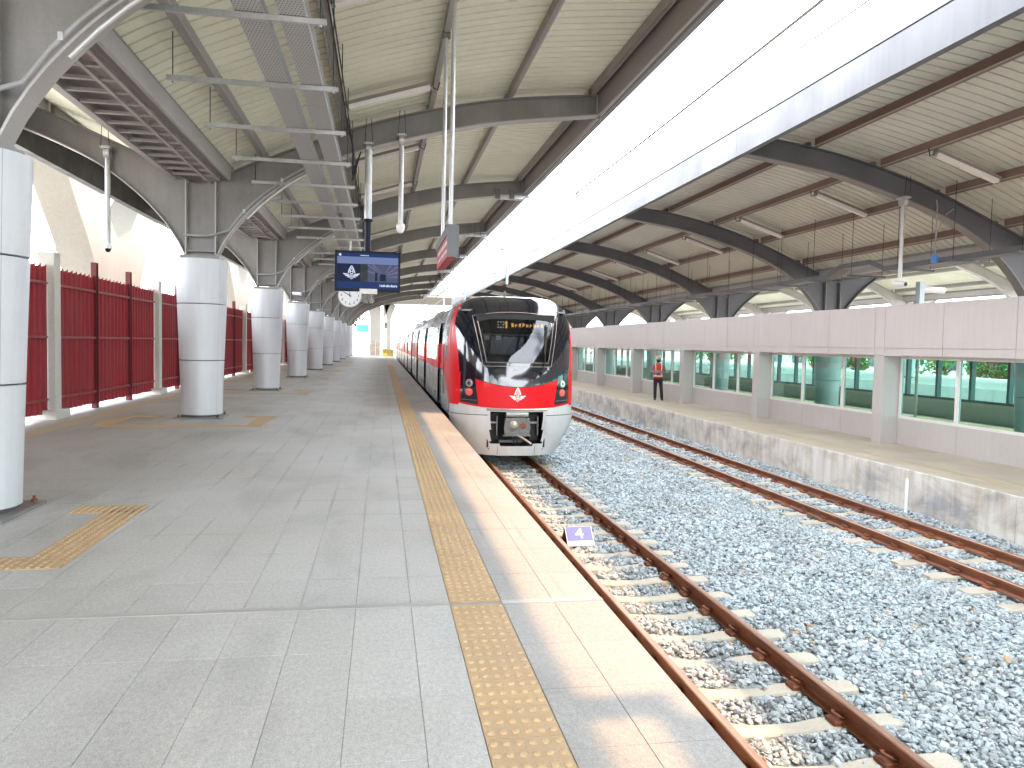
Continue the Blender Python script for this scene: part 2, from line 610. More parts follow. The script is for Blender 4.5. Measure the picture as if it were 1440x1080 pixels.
def text_mesh(txt, size, extrude=0.002, align='CENTER'):
    cu = bpy.data.curves.new('text', 'FONT')
    cu.body = txt
    cu.size = size
    cu.extrude = extrude
    cu.align_x = align
    cu.align_y = 'CENTER'
    cu.resolution_u = 3
    o = bpy.data.objects.new('text', cu)
    col.objects.link(o)
    dg = bpy.context.evaluated_depsgraph_get()
    dg.update()
    me = bpy.data.meshes.new_from_object(o.evaluated_get(dg))
    bpy.data.objects.remove(o)
    bpy.data.curves.remove(cu)
    return me


def text_obj(name, txt, size, mat, parent, loc, rot, extrude=0.002):
    me = text_mesh(txt, size, extrude)
    me.materials.clear()
    me.materials.append(MATS[mat])
    # loc is a world position; parent must be unrotated
    return link(name, me, parent, loc=Vector(loc) - (wloc(parent) if parent else Vector()), rot=rot)


def crom(pts, k=6):
    """Catmull-Rom through 2-D/3-D points."""
    P = [np.array(q, float) for q in pts]
    P = [2 * P[0] - P[1]] + P + [2 * P[-1] - P[-2]]
    out = []
    for i in range(1, len(P) - 2):
        for j in range(k):
            t = j / k
            a, b, c, d = P[i - 1], P[i], P[i + 1], P[i + 2]
            out.append(0.5 * ((2 * b) + (-a + c) * t + (2 * a - 5 * b + 4 * c - d) * t * t + (-a + 3 * b - 3 * c + d) * t ** 3))
    out.append(P[-2])
    return [tuple(q) for q in out]


def emblem_polys():
    """The winged spire emblem as flat polygons in a box about 2 wide and 1.7 high."""
    polys = []

    def stroke(pts, w0, w1):
        k = len(pts)
        L, Rr = [], []
        for i, (x, y) in enumerate(pts):
            a, b = pts[max(i - 1, 0)], pts[min(i + 1, k - 1)]
            dx, dy = b[0] - a[0], b[1] - a[1]
            d = math.hypot(dx, dy) or 1
            w = (w0 + (w1 - w0) * i / (k - 1)) / 2
            L.append((x - dy / d * w, y + dx / d * w))
            Rr.append((x + dy / d * w, y - dx / d * w))
        for i in range(k - 1):
            polys.append([L[i], L[i + 1], Rr[i + 1], Rr[i]])
    for s in (-1, 1):
        stroke([(s * .02, 1.05), (s * .13, .84), (s * .25, .55), (s * .34, .2)], .09, .13)
        stroke([(s * .34, .2), (s * .46, .12)], .10, .03)
        stroke([(s * .28, .45), (s * .42, .34)], .08, .03)
        stroke([(s * .18, .72), (s * .30, .62)], .07, .02)
        stroke([(s * .01, .80), (s * .10, .5), (s * .17, .12)], .05, .08)
        polys.append([(s * .16, -.02), (s * .50, .03), (s * 1.0, .10), (s * .90, -.05), (s * .60, -.10)])
        polys.append([(s * .16, -.07), (s * .60, -.15), (s * .82, -.12), (s * .66, -.26), (s * .40, -.28)])
        polys.append([(s * .14, -.14), (s * .36, -.33), (s * .56, -.34), (s * .38, -.44), (s * .22, -.42)])
        stroke([(s * .07, .1), (s * .07, -.5)], .06, .06)
        polys.append([(s * .1, -.46), (s * .22, -.50), (s * .10, -.60)])
    polys.append([(-.17, .08), (.17, .08), (.17, .01), (-.17, .01)])
    polys.append([(-.12, .34), (.12, .34), (.12, .28), (-.12, .28)])
    polys.append([(-.12, -.22), (.12, -.22), (.12, -.28), (-.12, -.28)])
    polys.append([(-.04, -.55), (.04, -.55), (0, -.72)])
    return polys

# ================================================================ SETTING
PX0, PX1 = -6.2, 1.36          # high platform, left and right edge
PEND = 86.0
RAIL_Z = -1.12
LOWZ = -0.55                   # low platform

g = MB().grid(lambda u, v: (-500 + 1000 * u, -300 + 1300 * v, -1.75), 8, 8).build('ground', 'earth')
tag(g, 'pale earth ground reaching to the horizon', None, kind='structure')

platform = MB().box(PX0, PX1, -32, PEND, -1.7, -0.008).build('platform', ['grout'])
tag(platform, kind='structure')
MB().box(PX1 - 0.25, PX1 + 0.002, -32, PEND, -1.69, -0.10).build('platform_wall', 'concrete', platform)

# ---- paving tiles
xl = [1.36, 1.05, 0.735]
xr = [0.42, 0.19]
while xr[-1] > -5.0:
    xr.append(xr[-1] - 0.318)
colsx = [(xl[i + 1], xl[i]) for i in range(2)] + [(xr[i + 1], xr[i]) for i in range(len(xr) - 1)]
xe = xr[-1]
TLX0, TLX1 = xe - 0.3, xe
colsx += [(xe - 0.62, xe - 0.3), (PX0, xe - 0.62)]
rows = []
y = 4.53
nxt = 5.06
while nxt < PEND:
    rows.append((y, nxt)); y = nxt; nxt += 0.632
y = 4.47
for s in [0.63] + [0.52] * 12:
    rows.append((y - s, y)); y -= s
YTILE0 = y
while y > -30:
    rows.append((y - 0.632, y)); y -= 0.632

COLY = [7.2 + 8.6 * k for k in range(-3, 10)]      # canopy frames and columns
LCX = -3.45
RCX = 15.23


def in_rect(x, y):
    for cy in COLY:
        if cy - 1.75 < y < cy + 0.25 and -4.9 < x < -2.1:
            if not (cy - 1.45 < y < cy - 0.05 and -4.6 < x < -2.4):
                return True
    return False


def visible(x, y):
    if y < 1.6:
        return False
    t = x / y
    return -0.62 < t < 0.9


cands = []
for (x0, x1) in colsx:
    for (y0, y1) in rows:
        cx, cy = (x0 + x1) / 2, (y0 + y1) / 2
        cands.append((x0, x1, y0, y1, visible(cx, cy), math.hypot(cx, cy)))
vis = sorted([c for c in cands if c[4]], key=lambda c: c[5])
near, rest = vis[:296], vis[296:] + [c for c in cands if not c[4]]
GAP = 0.0011
cache = {}
for (x0, x1, y0, y1, _, _) in near:
    edge_c = x0 > 0.7
    key = (round(x1 - x0, 3), round(y1 - y0, 3), random.randrange(4), edge_c)
    if key not in cache:
        w, h = (x1 - x0) / 2 - GAP, (y1 - y0) / 2 - GAP
        me = MB().bev(-w, w, -h, h, -0.02, 0, 0.0015).mesh('tile', 'edge_paving_shaded' if edge_c else 'paving')
        a = me.attributes.new('tint', 'FLOAT', 'POINT')
        a.data.foreach_set('value', [random.random()] * len(me.vertices))
        cache[key] = me
    link('tile', cache[key], platform, loc=((x0 + x1) / 2, (y0 + y1) / 2, random.uniform(-0.0006, 0.0006)))
mb = MB()
tints = []
for (x0, x1, y0, y1, _, _) in rest:
    n0 = len(mb.v)
    mb.box(x0 + GAP, x1 - GAP, y0 + GAP, y1 - GAP, -0.02, random.uniform(-0.0006, 0.0006), 1 if x0 > 0.7 else 0)
    tints += [random.random()] * (len(mb.v) - n0)
o = mb.build('far_tile_field', ['paving', 'edge_paving_shaded'], platform, fixn=False)
a = o.data.attributes.new('tint', 'FLOAT', 'POINT')
a.data.foreach_set('value', tints)
tag(o, kind='stuff')
# expansion joint cover across the platform
MB().bev(PX0, 0.42, 4.472, 4.528, -0.02, 0.003, 0.001).build('joint_cover', 'steel_light', platform)
MB().bev(0.735, PX1, 4.472, 4.528, -0.02, 0.003, 0.001).build('joint_cover', 'steel_light', platform)


def tactile_mesh(w, h, nx, ny, mat):
    mb = MB().bev(-w / 2, w / 2, -h / 2, h / 2, -0.02, 0.0015, 0.001)
    for i in range(nx):
        for j in range(ny):
            mb.lathe([(0.019, 0.001), (0.0165, 0.008), (0.009, 0.012)], 10,
                     (-w / 2 + w * (i + .5) / nx, -h / 2 + h * (j + .5) / ny, 0))
    return mb.mesh('tactile_tile', mat, smooth=True)


tm = tactile_mesh(0.309, 0.256, 6, 3, 'tactile')
tm2 = tactile_mesh(0.309, 0.312, 6, 4, 'tactile')
tm3 = tactile_mesh(0.297, 0.297, 5, 5, 'tactile')
y = 4.47
while y > 1.2:
    link('tactile_tile', tm, platform, loc=(0.5775, y - 0.13, 0)); y -= 0.26
y = 4.53
while y < 52:
    link('tactile_tile', tm2, platform, loc=(0.5775, y + 0.158, 0)); y += 0.316
mb = MB()
while y < PEND - 0.4:
    mb.bev(0.423, 0.732, y + .003, y + 0.313, -0.02, 0.004, 0.003); y += 0.316
tag(mb.build('far_tactile_strip', 'tactile', platform, fixn=False), kind='stuff')
# studs on the strip beside the fence
mb = MB()
y = 8.0
while y < PEND - 0.4:
    mb.bev(TLX0 + .003, TLX1 - .003, y + .003, y + 0.297, -0.02, 0.002, 0.002)
    if y < 34:
        for i in range(5):
            for j in range(5):
                mb.lathe([(0.017, 0.002), (0.006, 0.007)], 6, (TLX0 + .03 + i * .06, y + .03 + j * .06, 0))
    y += 0.3
tag(mb.build('fence_side_tactile_strip', 'tactile_pale', platform, fixn=False), kind='stuff')
# tactile frames round the columns: a few tiles singly, the rest as low strips
for k, cy in enumerate(COLY):
    if cy < 0 or cy > 60:
        continue
    ya, yb, xa, xb = cy - 1.75, cy + 0.25, -4.86, -2.08
    spots = []
    q = xb - 0.15
    while q > xa:
        spots += [(q, ya + 0.15), (q, yb - 0.15)]; q -= 0.3
    q = ya + 0.45
    while q < yb - 0.3:
        spots += [(xb - 0.15, q), (xa + 0.05, q)]; q += 0.3
    spots = [(a, c) for a, c in spots if math.hypot(a - LCX, c - cy) > 0.66]
    if k <= 4:
        for a, c in spots:
            if visible(a, c) or k > 3:
                link('tactile_tile', tm3, platform, loc=(a, c, 0.0035))
    else:
        mb = MB()
        for a, c in spots:
            mb.bev(a - .148, a + .148, c - .148, c + .148, -.01, .006, .003)
        tag(mb.build('column_tactile_frame', 'tactile', platform, fixn=False), kind='stuff')

# ---- trackbed and ballast
def zbed(x, y):
    t1, t2 = abs(x - 3.0), abs(x - 7.9)
    d = min(t1, t2)
    base = -1.315
    if d > 1.1:
        base += 0.05 * min(1, (d - 1.1) / 0.6)
    elif d < 0.5:
        base += 0.015
    return base + 0.018 * math.sin(x * 3.1 + y * 1.7) + 0.014 * math.sin(y * 4.3 - x * 2.0)


bed = MB().grid(lambda u, v: (1.3 + 8.2 * u, -32 + 150 * v, zbed(1.3 + 8.2 * u, -32 + 150 * v) - 0.014), 60, 500).build('trackbed', 'ballast_bed', smooth=True, fixn=False)
tag(bed, kind='structure')


def stones(n_proto=10):
    t = (1 + 5 ** .5) / 2
    v = np.array([(-1, t, 0), (1, t, 0), (-1, -t, 0), (1, -t, 0), (0, -1, t), (0, 1, t), (0, -1, -t), (0, 1, -t), (t, 0, -1), (t, 0, 1), (-t, 0, -1), (-t, 0, 1)], float)
    v /= np.linalg.norm(v[0])
    f = np.array([(0, 11, 5), (0, 5, 1), (0, 1, 7), (0, 7, 10), (0, 10, 11), (1, 5, 9), (5, 11, 4), (11, 10, 2), (10, 7, 6), (7, 1, 8),
                  (3, 9, 4), (3, 4, 2), (3, 2, 6), (3, 6, 8), (3, 8, 9), (4, 9, 5), (2, 4, 11), (6, 2, 10), (8, 6, 7), (9, 8, 1)])
    out = []
    for _ in range(n_proto):
        w = v * rng.uniform(0.55, 1.2, (12, 1)) * np.array([1.0, rng.uniform(0.6, 0.95), rng.uniform(0.42, 0.72)])
        out.append(w)
    return out, f


protos, sf = stones(14)
X, Y, S = [], [], []


def scatter(x0, x1, y0, y1, dens, size, keep):
    nn = int((x1 - x0) * (y1 - y0) * dens)
    xs, ys = rng.uniform(x0, x1, nn), rng.uniform(y0, y1, nn)
    k = keep(xs, ys)
    X.append(xs[k]); Y.append(ys[k]); S.append(rng.lognormal(math.log(size), 0.28, k.sum()))


def wedge(xs, ys):
    on_train = (np.abs(xs - 3.0) < 1.35) & (ys > 19.5)
    return (xs < 1.02 * ys + 1.0) & ~on_train


scatter(1.45, 9.4, 2.2, 9.0, 900, 0.0285, wedge)
scatter(1.9, 9.4, 9.0, 15.0, 600, 0.0325, wedge)
scatter(2.0, 9.4, 15.0, 26.0, 330, 0.042, wedge)
scatter(4.2, 9.4, 26.0, 48.0, 110, 0.06, wedge)
X, Y, S = map(np.concatenate, (X, Y, S))
# keep stones off the sleepers and rails
SLP = 0.597
S1_Y0, S2_Y0 = 2.85, 2.69
d1 = np.abs((Y - S1_Y0 + SLP / 2) % SLP - SLP / 2)
d2 = np.abs((Y - S2_Y0 + SLP / 2) % SLP - SLP / 2)
on1 = (np.abs(X - 3.0) < 0.98) & (d1 < 0.12)
on2 = (np.abs(X - 7.9) < 0.98) & (d2 < 0.12)
rail = (np.abs(np.abs(X - 3.0) - 0.535) < 0.07) | (np.abs(np.abs(X - 7.9) - 0.535) < 0.07)
ok = ~(on1 | on2 | rail) | ((rng.random(len(X)) < 0.03) & ~rail)
X, Y, S = X[ok], Y[ok], S[ok]
Z = np.array([zbed(a, c) for a, c in zip(X, Y)]) + rng.uniform(-0.012, 0.022, len(X))
N = len(X)
pid = rng.integers(0, len(protos), N)
ang = rng.uniform(0, 2 * math.pi, N)
tilt = rng.normal(0, 0.45, N)
tilt2 = rng.normal(0, 0.45, N)
ca, sa, cb, sb, cc_, sc_ = np.cos(ang), np.sin(ang), np.cos(tilt), np.sin(tilt), np.cos(tilt2), np.sin(tilt2)
PV = np.array(protos)[pid]                      # N,12,3
PV = PV * S[:, None, None]
x, y, z = PV[..., 0], PV[..., 1], PV[..., 2]
y, z = y * cb[:, None] - z * sb[:, None], y * sb[:, None] + z * cb[:, None]
x, z = x * cc_[:, None] - z * sc_[:, None], x * sc_[:, None] + z * cc_[:, None]
x, y = x * ca[:, None] - y * sa[:, None], x * sa[:, None] + y * ca[:, None]
V = np.stack([x + X[:, None], y + Y[:, None], z + Z[:, None]], -1).reshape(-1, 3)
Fc = (sf[None] + (np.arange(N) * 12)[:, None, None]).reshape(-1)
me = bpy.data.meshes.new('ballast')
me.vertices.add(N * 12)
me.vertices.foreach_set('co', V.astype(np.float32).ravel())
me.loops.add(len(Fc))
me.loops.foreach_set('vertex_index', Fc.astype(np.int32))
me.polygons.add(N * 20)
me.polygons.foreach_set('loop_start', np.arange(0, N * 60, 3, dtype=np.int32))
me.polygons.foreach_set('loop_total', np.full(N * 20, 3, np.int32))
me.materials.append(MATS['ballast'])
me.polygons.foreach_set('use_smooth', np.zeros(N * 20, dtype=bool))
me.update()
a = me.attributes.new('tint', 'FLOAT', 'POINT')
a.data.foreach_set('value', np.repeat(np.clip(rng.beta(2.2, 2.2, N) * 0.97 + (rng.random(N) < 0.006), 0, 1).astype(np.float32), 12))
bo = link('ballast', me)
tag(bo, 'crushed blue grey stone ballast around and between the rails', 'ballast', kind='stuff')

# ---- railway tracks
def rail_profile(xc):
    p = [(-.0625, 0), (-.0625, .012), (-.02, .026), (-.0085, .04), (-.0085, .105), (-.035, .115), (-.035, .142), (-.026, .15)]
    return [(xc + a, c) for a, c in p] + [(xc - a, c) for a, c in reversed(p)]


def make_rail(xc, y0, y1):
    prof = [(a, c + RAIL_Z - .15) for a, c in rail_profile(xc)]
    mb = MB().prism(prof, 'y', y0, y1, 0)
    k = len(prof)
    # head faces get the polished material
    for fi in range(len(mb.f)):
        vs = [mb.v[i] for i in mb.f[fi]]
        if len(vs) == 4 and min(q[2] for q in vs) > RAIL_Z - .012:
            mb.m[fi] = 1
    return mb


def sleeper_mesh():
    # twin hump concrete sleeper: a little lower and narrower in the middle
    st = [(-1.0, .0, .085), (-.96, .0, .1), (-.36, .0, .1), (-.15, -.022, .085), (.15, -.022, .085), (.36, .0, .1), (.96, .0, .1), (1.0, .0, .085)]
    mb = MB()
    vs, fs = [], []
    for x, dz, hw in st:
        vs += [(x, -hw - .03, -.2), (x, -hw, dz - .012), (x, -hw + .014, dz), (x, hw - .014, dz), (x, hw, dz - .012), (x, hw + .03, -.2)]
    k = 6
    for i in range(len(st) - 1):
        for j in range(k):
            fs.append((i * k + j, i * k + (j + 1) % k, (i + 1) * k + (j + 1) % k, (i + 1) * k + j))
    fs += [tuple(range(k)), tuple(range(len(vs) - 1, len(vs) - k - 1, -1))]
    mb.add(vs, fs)
    return mb


def clip_mesh():
    # spring clip: an open loop on a rusty shoulder
    mb = MB().bev(-.045, .035, -.05, .05, -.01, .028, .008)
    pts = [(-.02 + .038 * math.cos(t), .036 * math.sin(t), .045 + .018 * math.cos(t)) for t in np.linspace(-2.5, 2.5, 10)]
    mb.sweep(pts, .0095, 6)
    mb.sweep([(-.02, -.03, .035), (-.04, 0, .04), (-.075, .0, .02)], .0095, 6)
    return mb


_cm = clip_mesh()
_cm.v = [(a * 1.3, c * 1.3, z * 1.3) for a, c, z in _cm.v]
clip_me = _cm.mesh('rail_clip', 'rail_rust', smooth=True)
sl_mb = sleeper_mesh()
sl_me = sl_mb.mesh('sleeper', 'sleeper', smooth=True)
pad_me = MB().box(-.075, .075, -.09, .09, -.002, .006).mesh('rail_pad', 'matt_black')
SLZ = RAIL_Z - .155
for (xc, y00, ya, yb, lab, ymax_clip) in ((3.0, S1_Y0, -2, 100, 'rust brown railway track beside the high platform with the train on it', 19.5),
                                          (7.9, S2_Y0, 2, 100, 'empty rust brown railway track along the low platform', 34)):
    t = thing('railway_track', lab, 'railway track', (xc, 0, SLZ))
    for sx in (-.535, .535):
        make_rail(xc + sx, -30, 110).build('rail', ['rail_rust', 'rail_head'], t, fixn=True)
    i0 = int((ya - y00) / SLP)
    far = MB()
    for i in range(i0, int((yb - y00) / SLP)):
        y = y00 + i * SLP
        if 1.5 < y < 62 and not (xc < 4 and y > 21) and xc * 0.9 < 1.0 * y + 1.5:
            s = link('sleeper', sl_me, t, loc=(random.uniform(-.012, .012), y, random.uniform(-.006, .004)))
            if y < ymax_clip:
                for sx in (-.535, .535):
                    for q, rz in ((-.075, math.pi), (.075, 0)):
                        link('rail_clip', clip_me, s, loc=(sx + q, 0, 0), rot=(0, 0, rz))
        else:
            far.add([(a, c + y, z) for a, c, z in sl_mb.v], sl_mb.f)
    o = link('far_sleepers', far.mesh('far_sleepers', 'sleeper'), t, loc=(0, 0, 0))
    tag(o, kind='stuff')

# ---- low platform on the far side
LPX = 9.45
lowp = MB().box(LPX, 18.6, -32, 100, -1.7, LOWZ - .012).build('low_platform', 'grout')
tag(lowp, kind='structure')
for k in range(66):
    y0 = -32 + 2.0 * k
    MB().bev(LPX - 0.02, LPX + 0.02, y0 + .004, y0 + 1.996, -1.66, LOWZ - .002, 0.012).build('edge_slab', 'platform_side', lowp, fixn=False) if y0 > 4 else None
mb = MB()
edge_cols = [LPX + 0.02, LPX + 0.45, LPX + .75, LPX + 1.35, 11.9]
lo_cands = []
for i in range(len(edge_cols) - 1):
    yy = 6.0
    while yy < 60:
        lo_cands.append((edge_cols[i], edge_cols[i + 1], yy, yy + 0.9)); yy += 0.9
mt = {}
for (x0, x1, y0, y1) in lo_cands:
    band = abs(x0 - edge_cols[1]) < .01
    key = (round(x1 - x0, 3), band)
    if key not in mt:
        w = (x1 - x0) / 2
        mt[key] = MB().bev(-w + .003, w - .003, -.447, .447, -.012, .003, .002).mesh('paving_slab', 'tactile_pale' if band else 'low_paving')
    link('paving_slab', mt[key], lowp, loc=((x0 + x1) / 2, (y0 + y1) / 2, LOWZ))
MB().box(LPX + .03, 18.58, -32, 6, LOWZ - .02, LOWZ).build('paving_field', 'low_paving', lowp)
MB().box(LPX + .03, 18.58, 60, 99.9, LOWZ - .02, LOWZ).build('paving_field', 'low_paving', lowp)
MB().box(11.9, 18.58, 6, 60, LOWZ - .02, LOWZ - .001).build('paving_field', 'low_paving', lowp)

# ================================================================ PARTITION WALL with green windows
PB = 5.97
PY0 = 16.24
wall = thing('partition_wall', 'long pinkish panelled wall with green windows on the low platform', 'wall', (11.65, 16, LOWZ))
WF, WB, WT = 11.43, 11.95, 2.63
MB().box(WF + .02, WB - .02, -20, 90, 1.49, WT - .03).build('wall_core', 'wall_grey', wall)
MB().box(WF + .46, WB - .02, -20, 90, LOWZ - .02, 0.06).build('wall_core', 'wall_grey', wall)
mb = MB()
P_up = MB().bev(-.91, .91, 0, .018, 0, .97, .003)
for k in range(-5, 13):
    py = PY0 + PB * k
    near_w = 4 < py < 62
    # pilaster
    MB().box(WF, WB, py - .18, py + .18, LOWZ - .01, 0.07).build('pilaster', 'wall_grey', wall)
    MB().box(WF, WB, py - .18, py + .18, 0.075, 1.485).build('pilaster', 'wall_grey', wall)
    segs = [py - .18, py + .18, py + 2.05, py + 3.92, py + PB - .18]
    for i in range(4):
        a, c = segs[i] + .006, segs[i + 1] - .006
        MB().box(WF - .012, WF + .02, a, c, 1.665, WT).build('cladding_panel', 'wall_pink', wall)
        MB().box(WF - .006, WF + .02, a, c, 1.50, 1.655).build('cladding_panel', 'wall_pink', wall)
        MB().box(WF + .02, WB + .01, a, c, WT - .03, WT + .004).build('coping', 'wall_pink', wall)
        if i:
            MB().box(11.845, 11.89, a, c, LOWZ - .005, 0.05).build('cladding_panel', 'wall_grey', wall)
    # window of three panes
    y0, y1 = py + .55 if False else py + .2, py + PB - .2
    w = MB().box(11.84, 11.9, y0, y1, 0.05, 0.11).box(11.84, 11.9, y0, y1, 1.42, 1.485).box(11.84, 11.9, y0, y0 + .06, .11, 1.42).box(11.84, 11.9, y1 - .06, y1, .11, 1.42)
    wo_ = w.build('window', 'frame_white', wall)
    bars = [y0 + .06, py + 2.03, py + 3.95, y1 - .06]
    for i in range(1, 3):
        MB().box(11.83, 11.905, bars[i] - .045, bars[i] + .045, .11, 1.42).build('mullion', 'frame_white', wo_)
    for i in range(3):
        a = bars[i] + (.045 if i else 0)
        c = bars[i + 1] - (.045 if i < 2 else 0)
        MB().box(11.865, 11.873, a, c, .11, 1.42).build('pane', 'green_glass', wo_)

# second glazed screen on the far edge of the low platform, seen through the first
scr = thing('glazed_screen', 'dark framed glazed screen seen through the green windows', 'screen', (18.4, 16, LOWZ))
MB().box(18.35, 18.5, -5, 85, LOWZ - .01, .05).build('base_wall', 'wall_grey', scr)
MB().box(18.33, 18.52, -5, 85, 1.75, 1.95).build('head_rail', 'frame_dark', scr)
MB().box(18.33, 18.52, -5, 85, .05, .13).build('sill_rail', 'frame_dark', scr)
for k in range(60):
    yy = -4 + 1.5 * k
    if 0 < yy < 80:
        MB().box(18.35, 18.5, yy - .05, yy + .05, .13, 1.75).build('mullion', 'frame_dark', scr)

# ================================================================ CANOPIES
TOP = crom([(0.0, 4.50), (0.28, 4.56), (0.65, 4.79), (1.23, 5.05), (2.88, 5.73), (4.28, 6.17), (5.91, 6.52), (7.9, 6.75)], 8)
BOT = crom([(0.27, 3.13), (0.44, 3.46), (0.73, 3.86), (1.2, 4.33), (1.93, 4.85), (2.9, 5.29), (3.86, 5.60), (4.76, 5.85), (5.69, 6.06), (7.9, 6.37)], 6)
TX, TZ = np.array([q[0] for q in TOP]), np.array([q[1] for q in TOP])
BX, BZ = np.array([q[0] for q in BOT]), np.array([q[1] for q in BOT])


def ztop(d):
    return float(np.interp(d, TX, TZ))


def zbot(d):
    return float(np.interp(d, BX, BZ))


def frame_parts(wings, web_mat, fl_mat):
    """Frame in local coords: column centre at the origin, wings = [(sign, length)]."""
    web = MB()
    flb, flt, stf = MB(), MB(), []
    for s, L in wings:
        ds = [d for d in np.concatenate([np.linspace(.27, 2.2, 16), np.linspace(2.5, L, 14)])]
        vs, fs = [], []
        for d in ds:
            for yy in (-.014, .014):
                vs += [(s * d, yy, zbot(d)), (s * d, yy, ztop(d))]
        for i in range(len(ds) - 1):
            q = i * 4
            fs += [(q, q + 4, q + 5, q + 1), (q + 2, q + 3, q + 7, q + 6)]
        web.add(vs, fs)
        for mb, fz, t0, t1 in ((flb, zbot, -.024, 0), (flt, ztop, 0, .02)):
            vs, fs = [], []
            for d in ds:
                e = .02
                sl = (fz(d + e) - fz(d - e)) / (2 * e)
                nl = math.hypot(1, sl)
                nx, nz = -sl / nl, 1 / nl
                for yy in (-.13, .13):
                    for t in (t0, t1):
                        vs.append((s * (d + nx * t), yy, fz(d) + nz * t))
            for i in range(len(ds) - 1):
                q = i * 4
                fs += [(q, q + 4, q + 6, q + 2), (q + 1, q + 3, q + 7, q + 5), (q, q + 1, q + 5, q + 4), (q + 2, q + 6, q + 7, q + 3)]
            fs += [(0, 2, 3, 1), (len(vs) - 4, len(vs) - 3, len(vs) - 1, len(vs) - 2)]
            mb.add(vs, fs)
        stf.append(MB().box(s * .27 - .012, s * .27 + .012, -.15, .15, 3.15, 4.55))
        stf.append(MB().box(s * (L - .02), s * L, -.13, .13, zbot(L), ztop(L)))
    web.box(-.27, .27, -.014, .014, 3.15, 4.52)
    base = MB().box(-.36, .36, -.22, .22, 3.06, 3.13).box(-.29, .29, -.16, .16, 3.2, 3.225)
    return web, flb, flt, stf, base


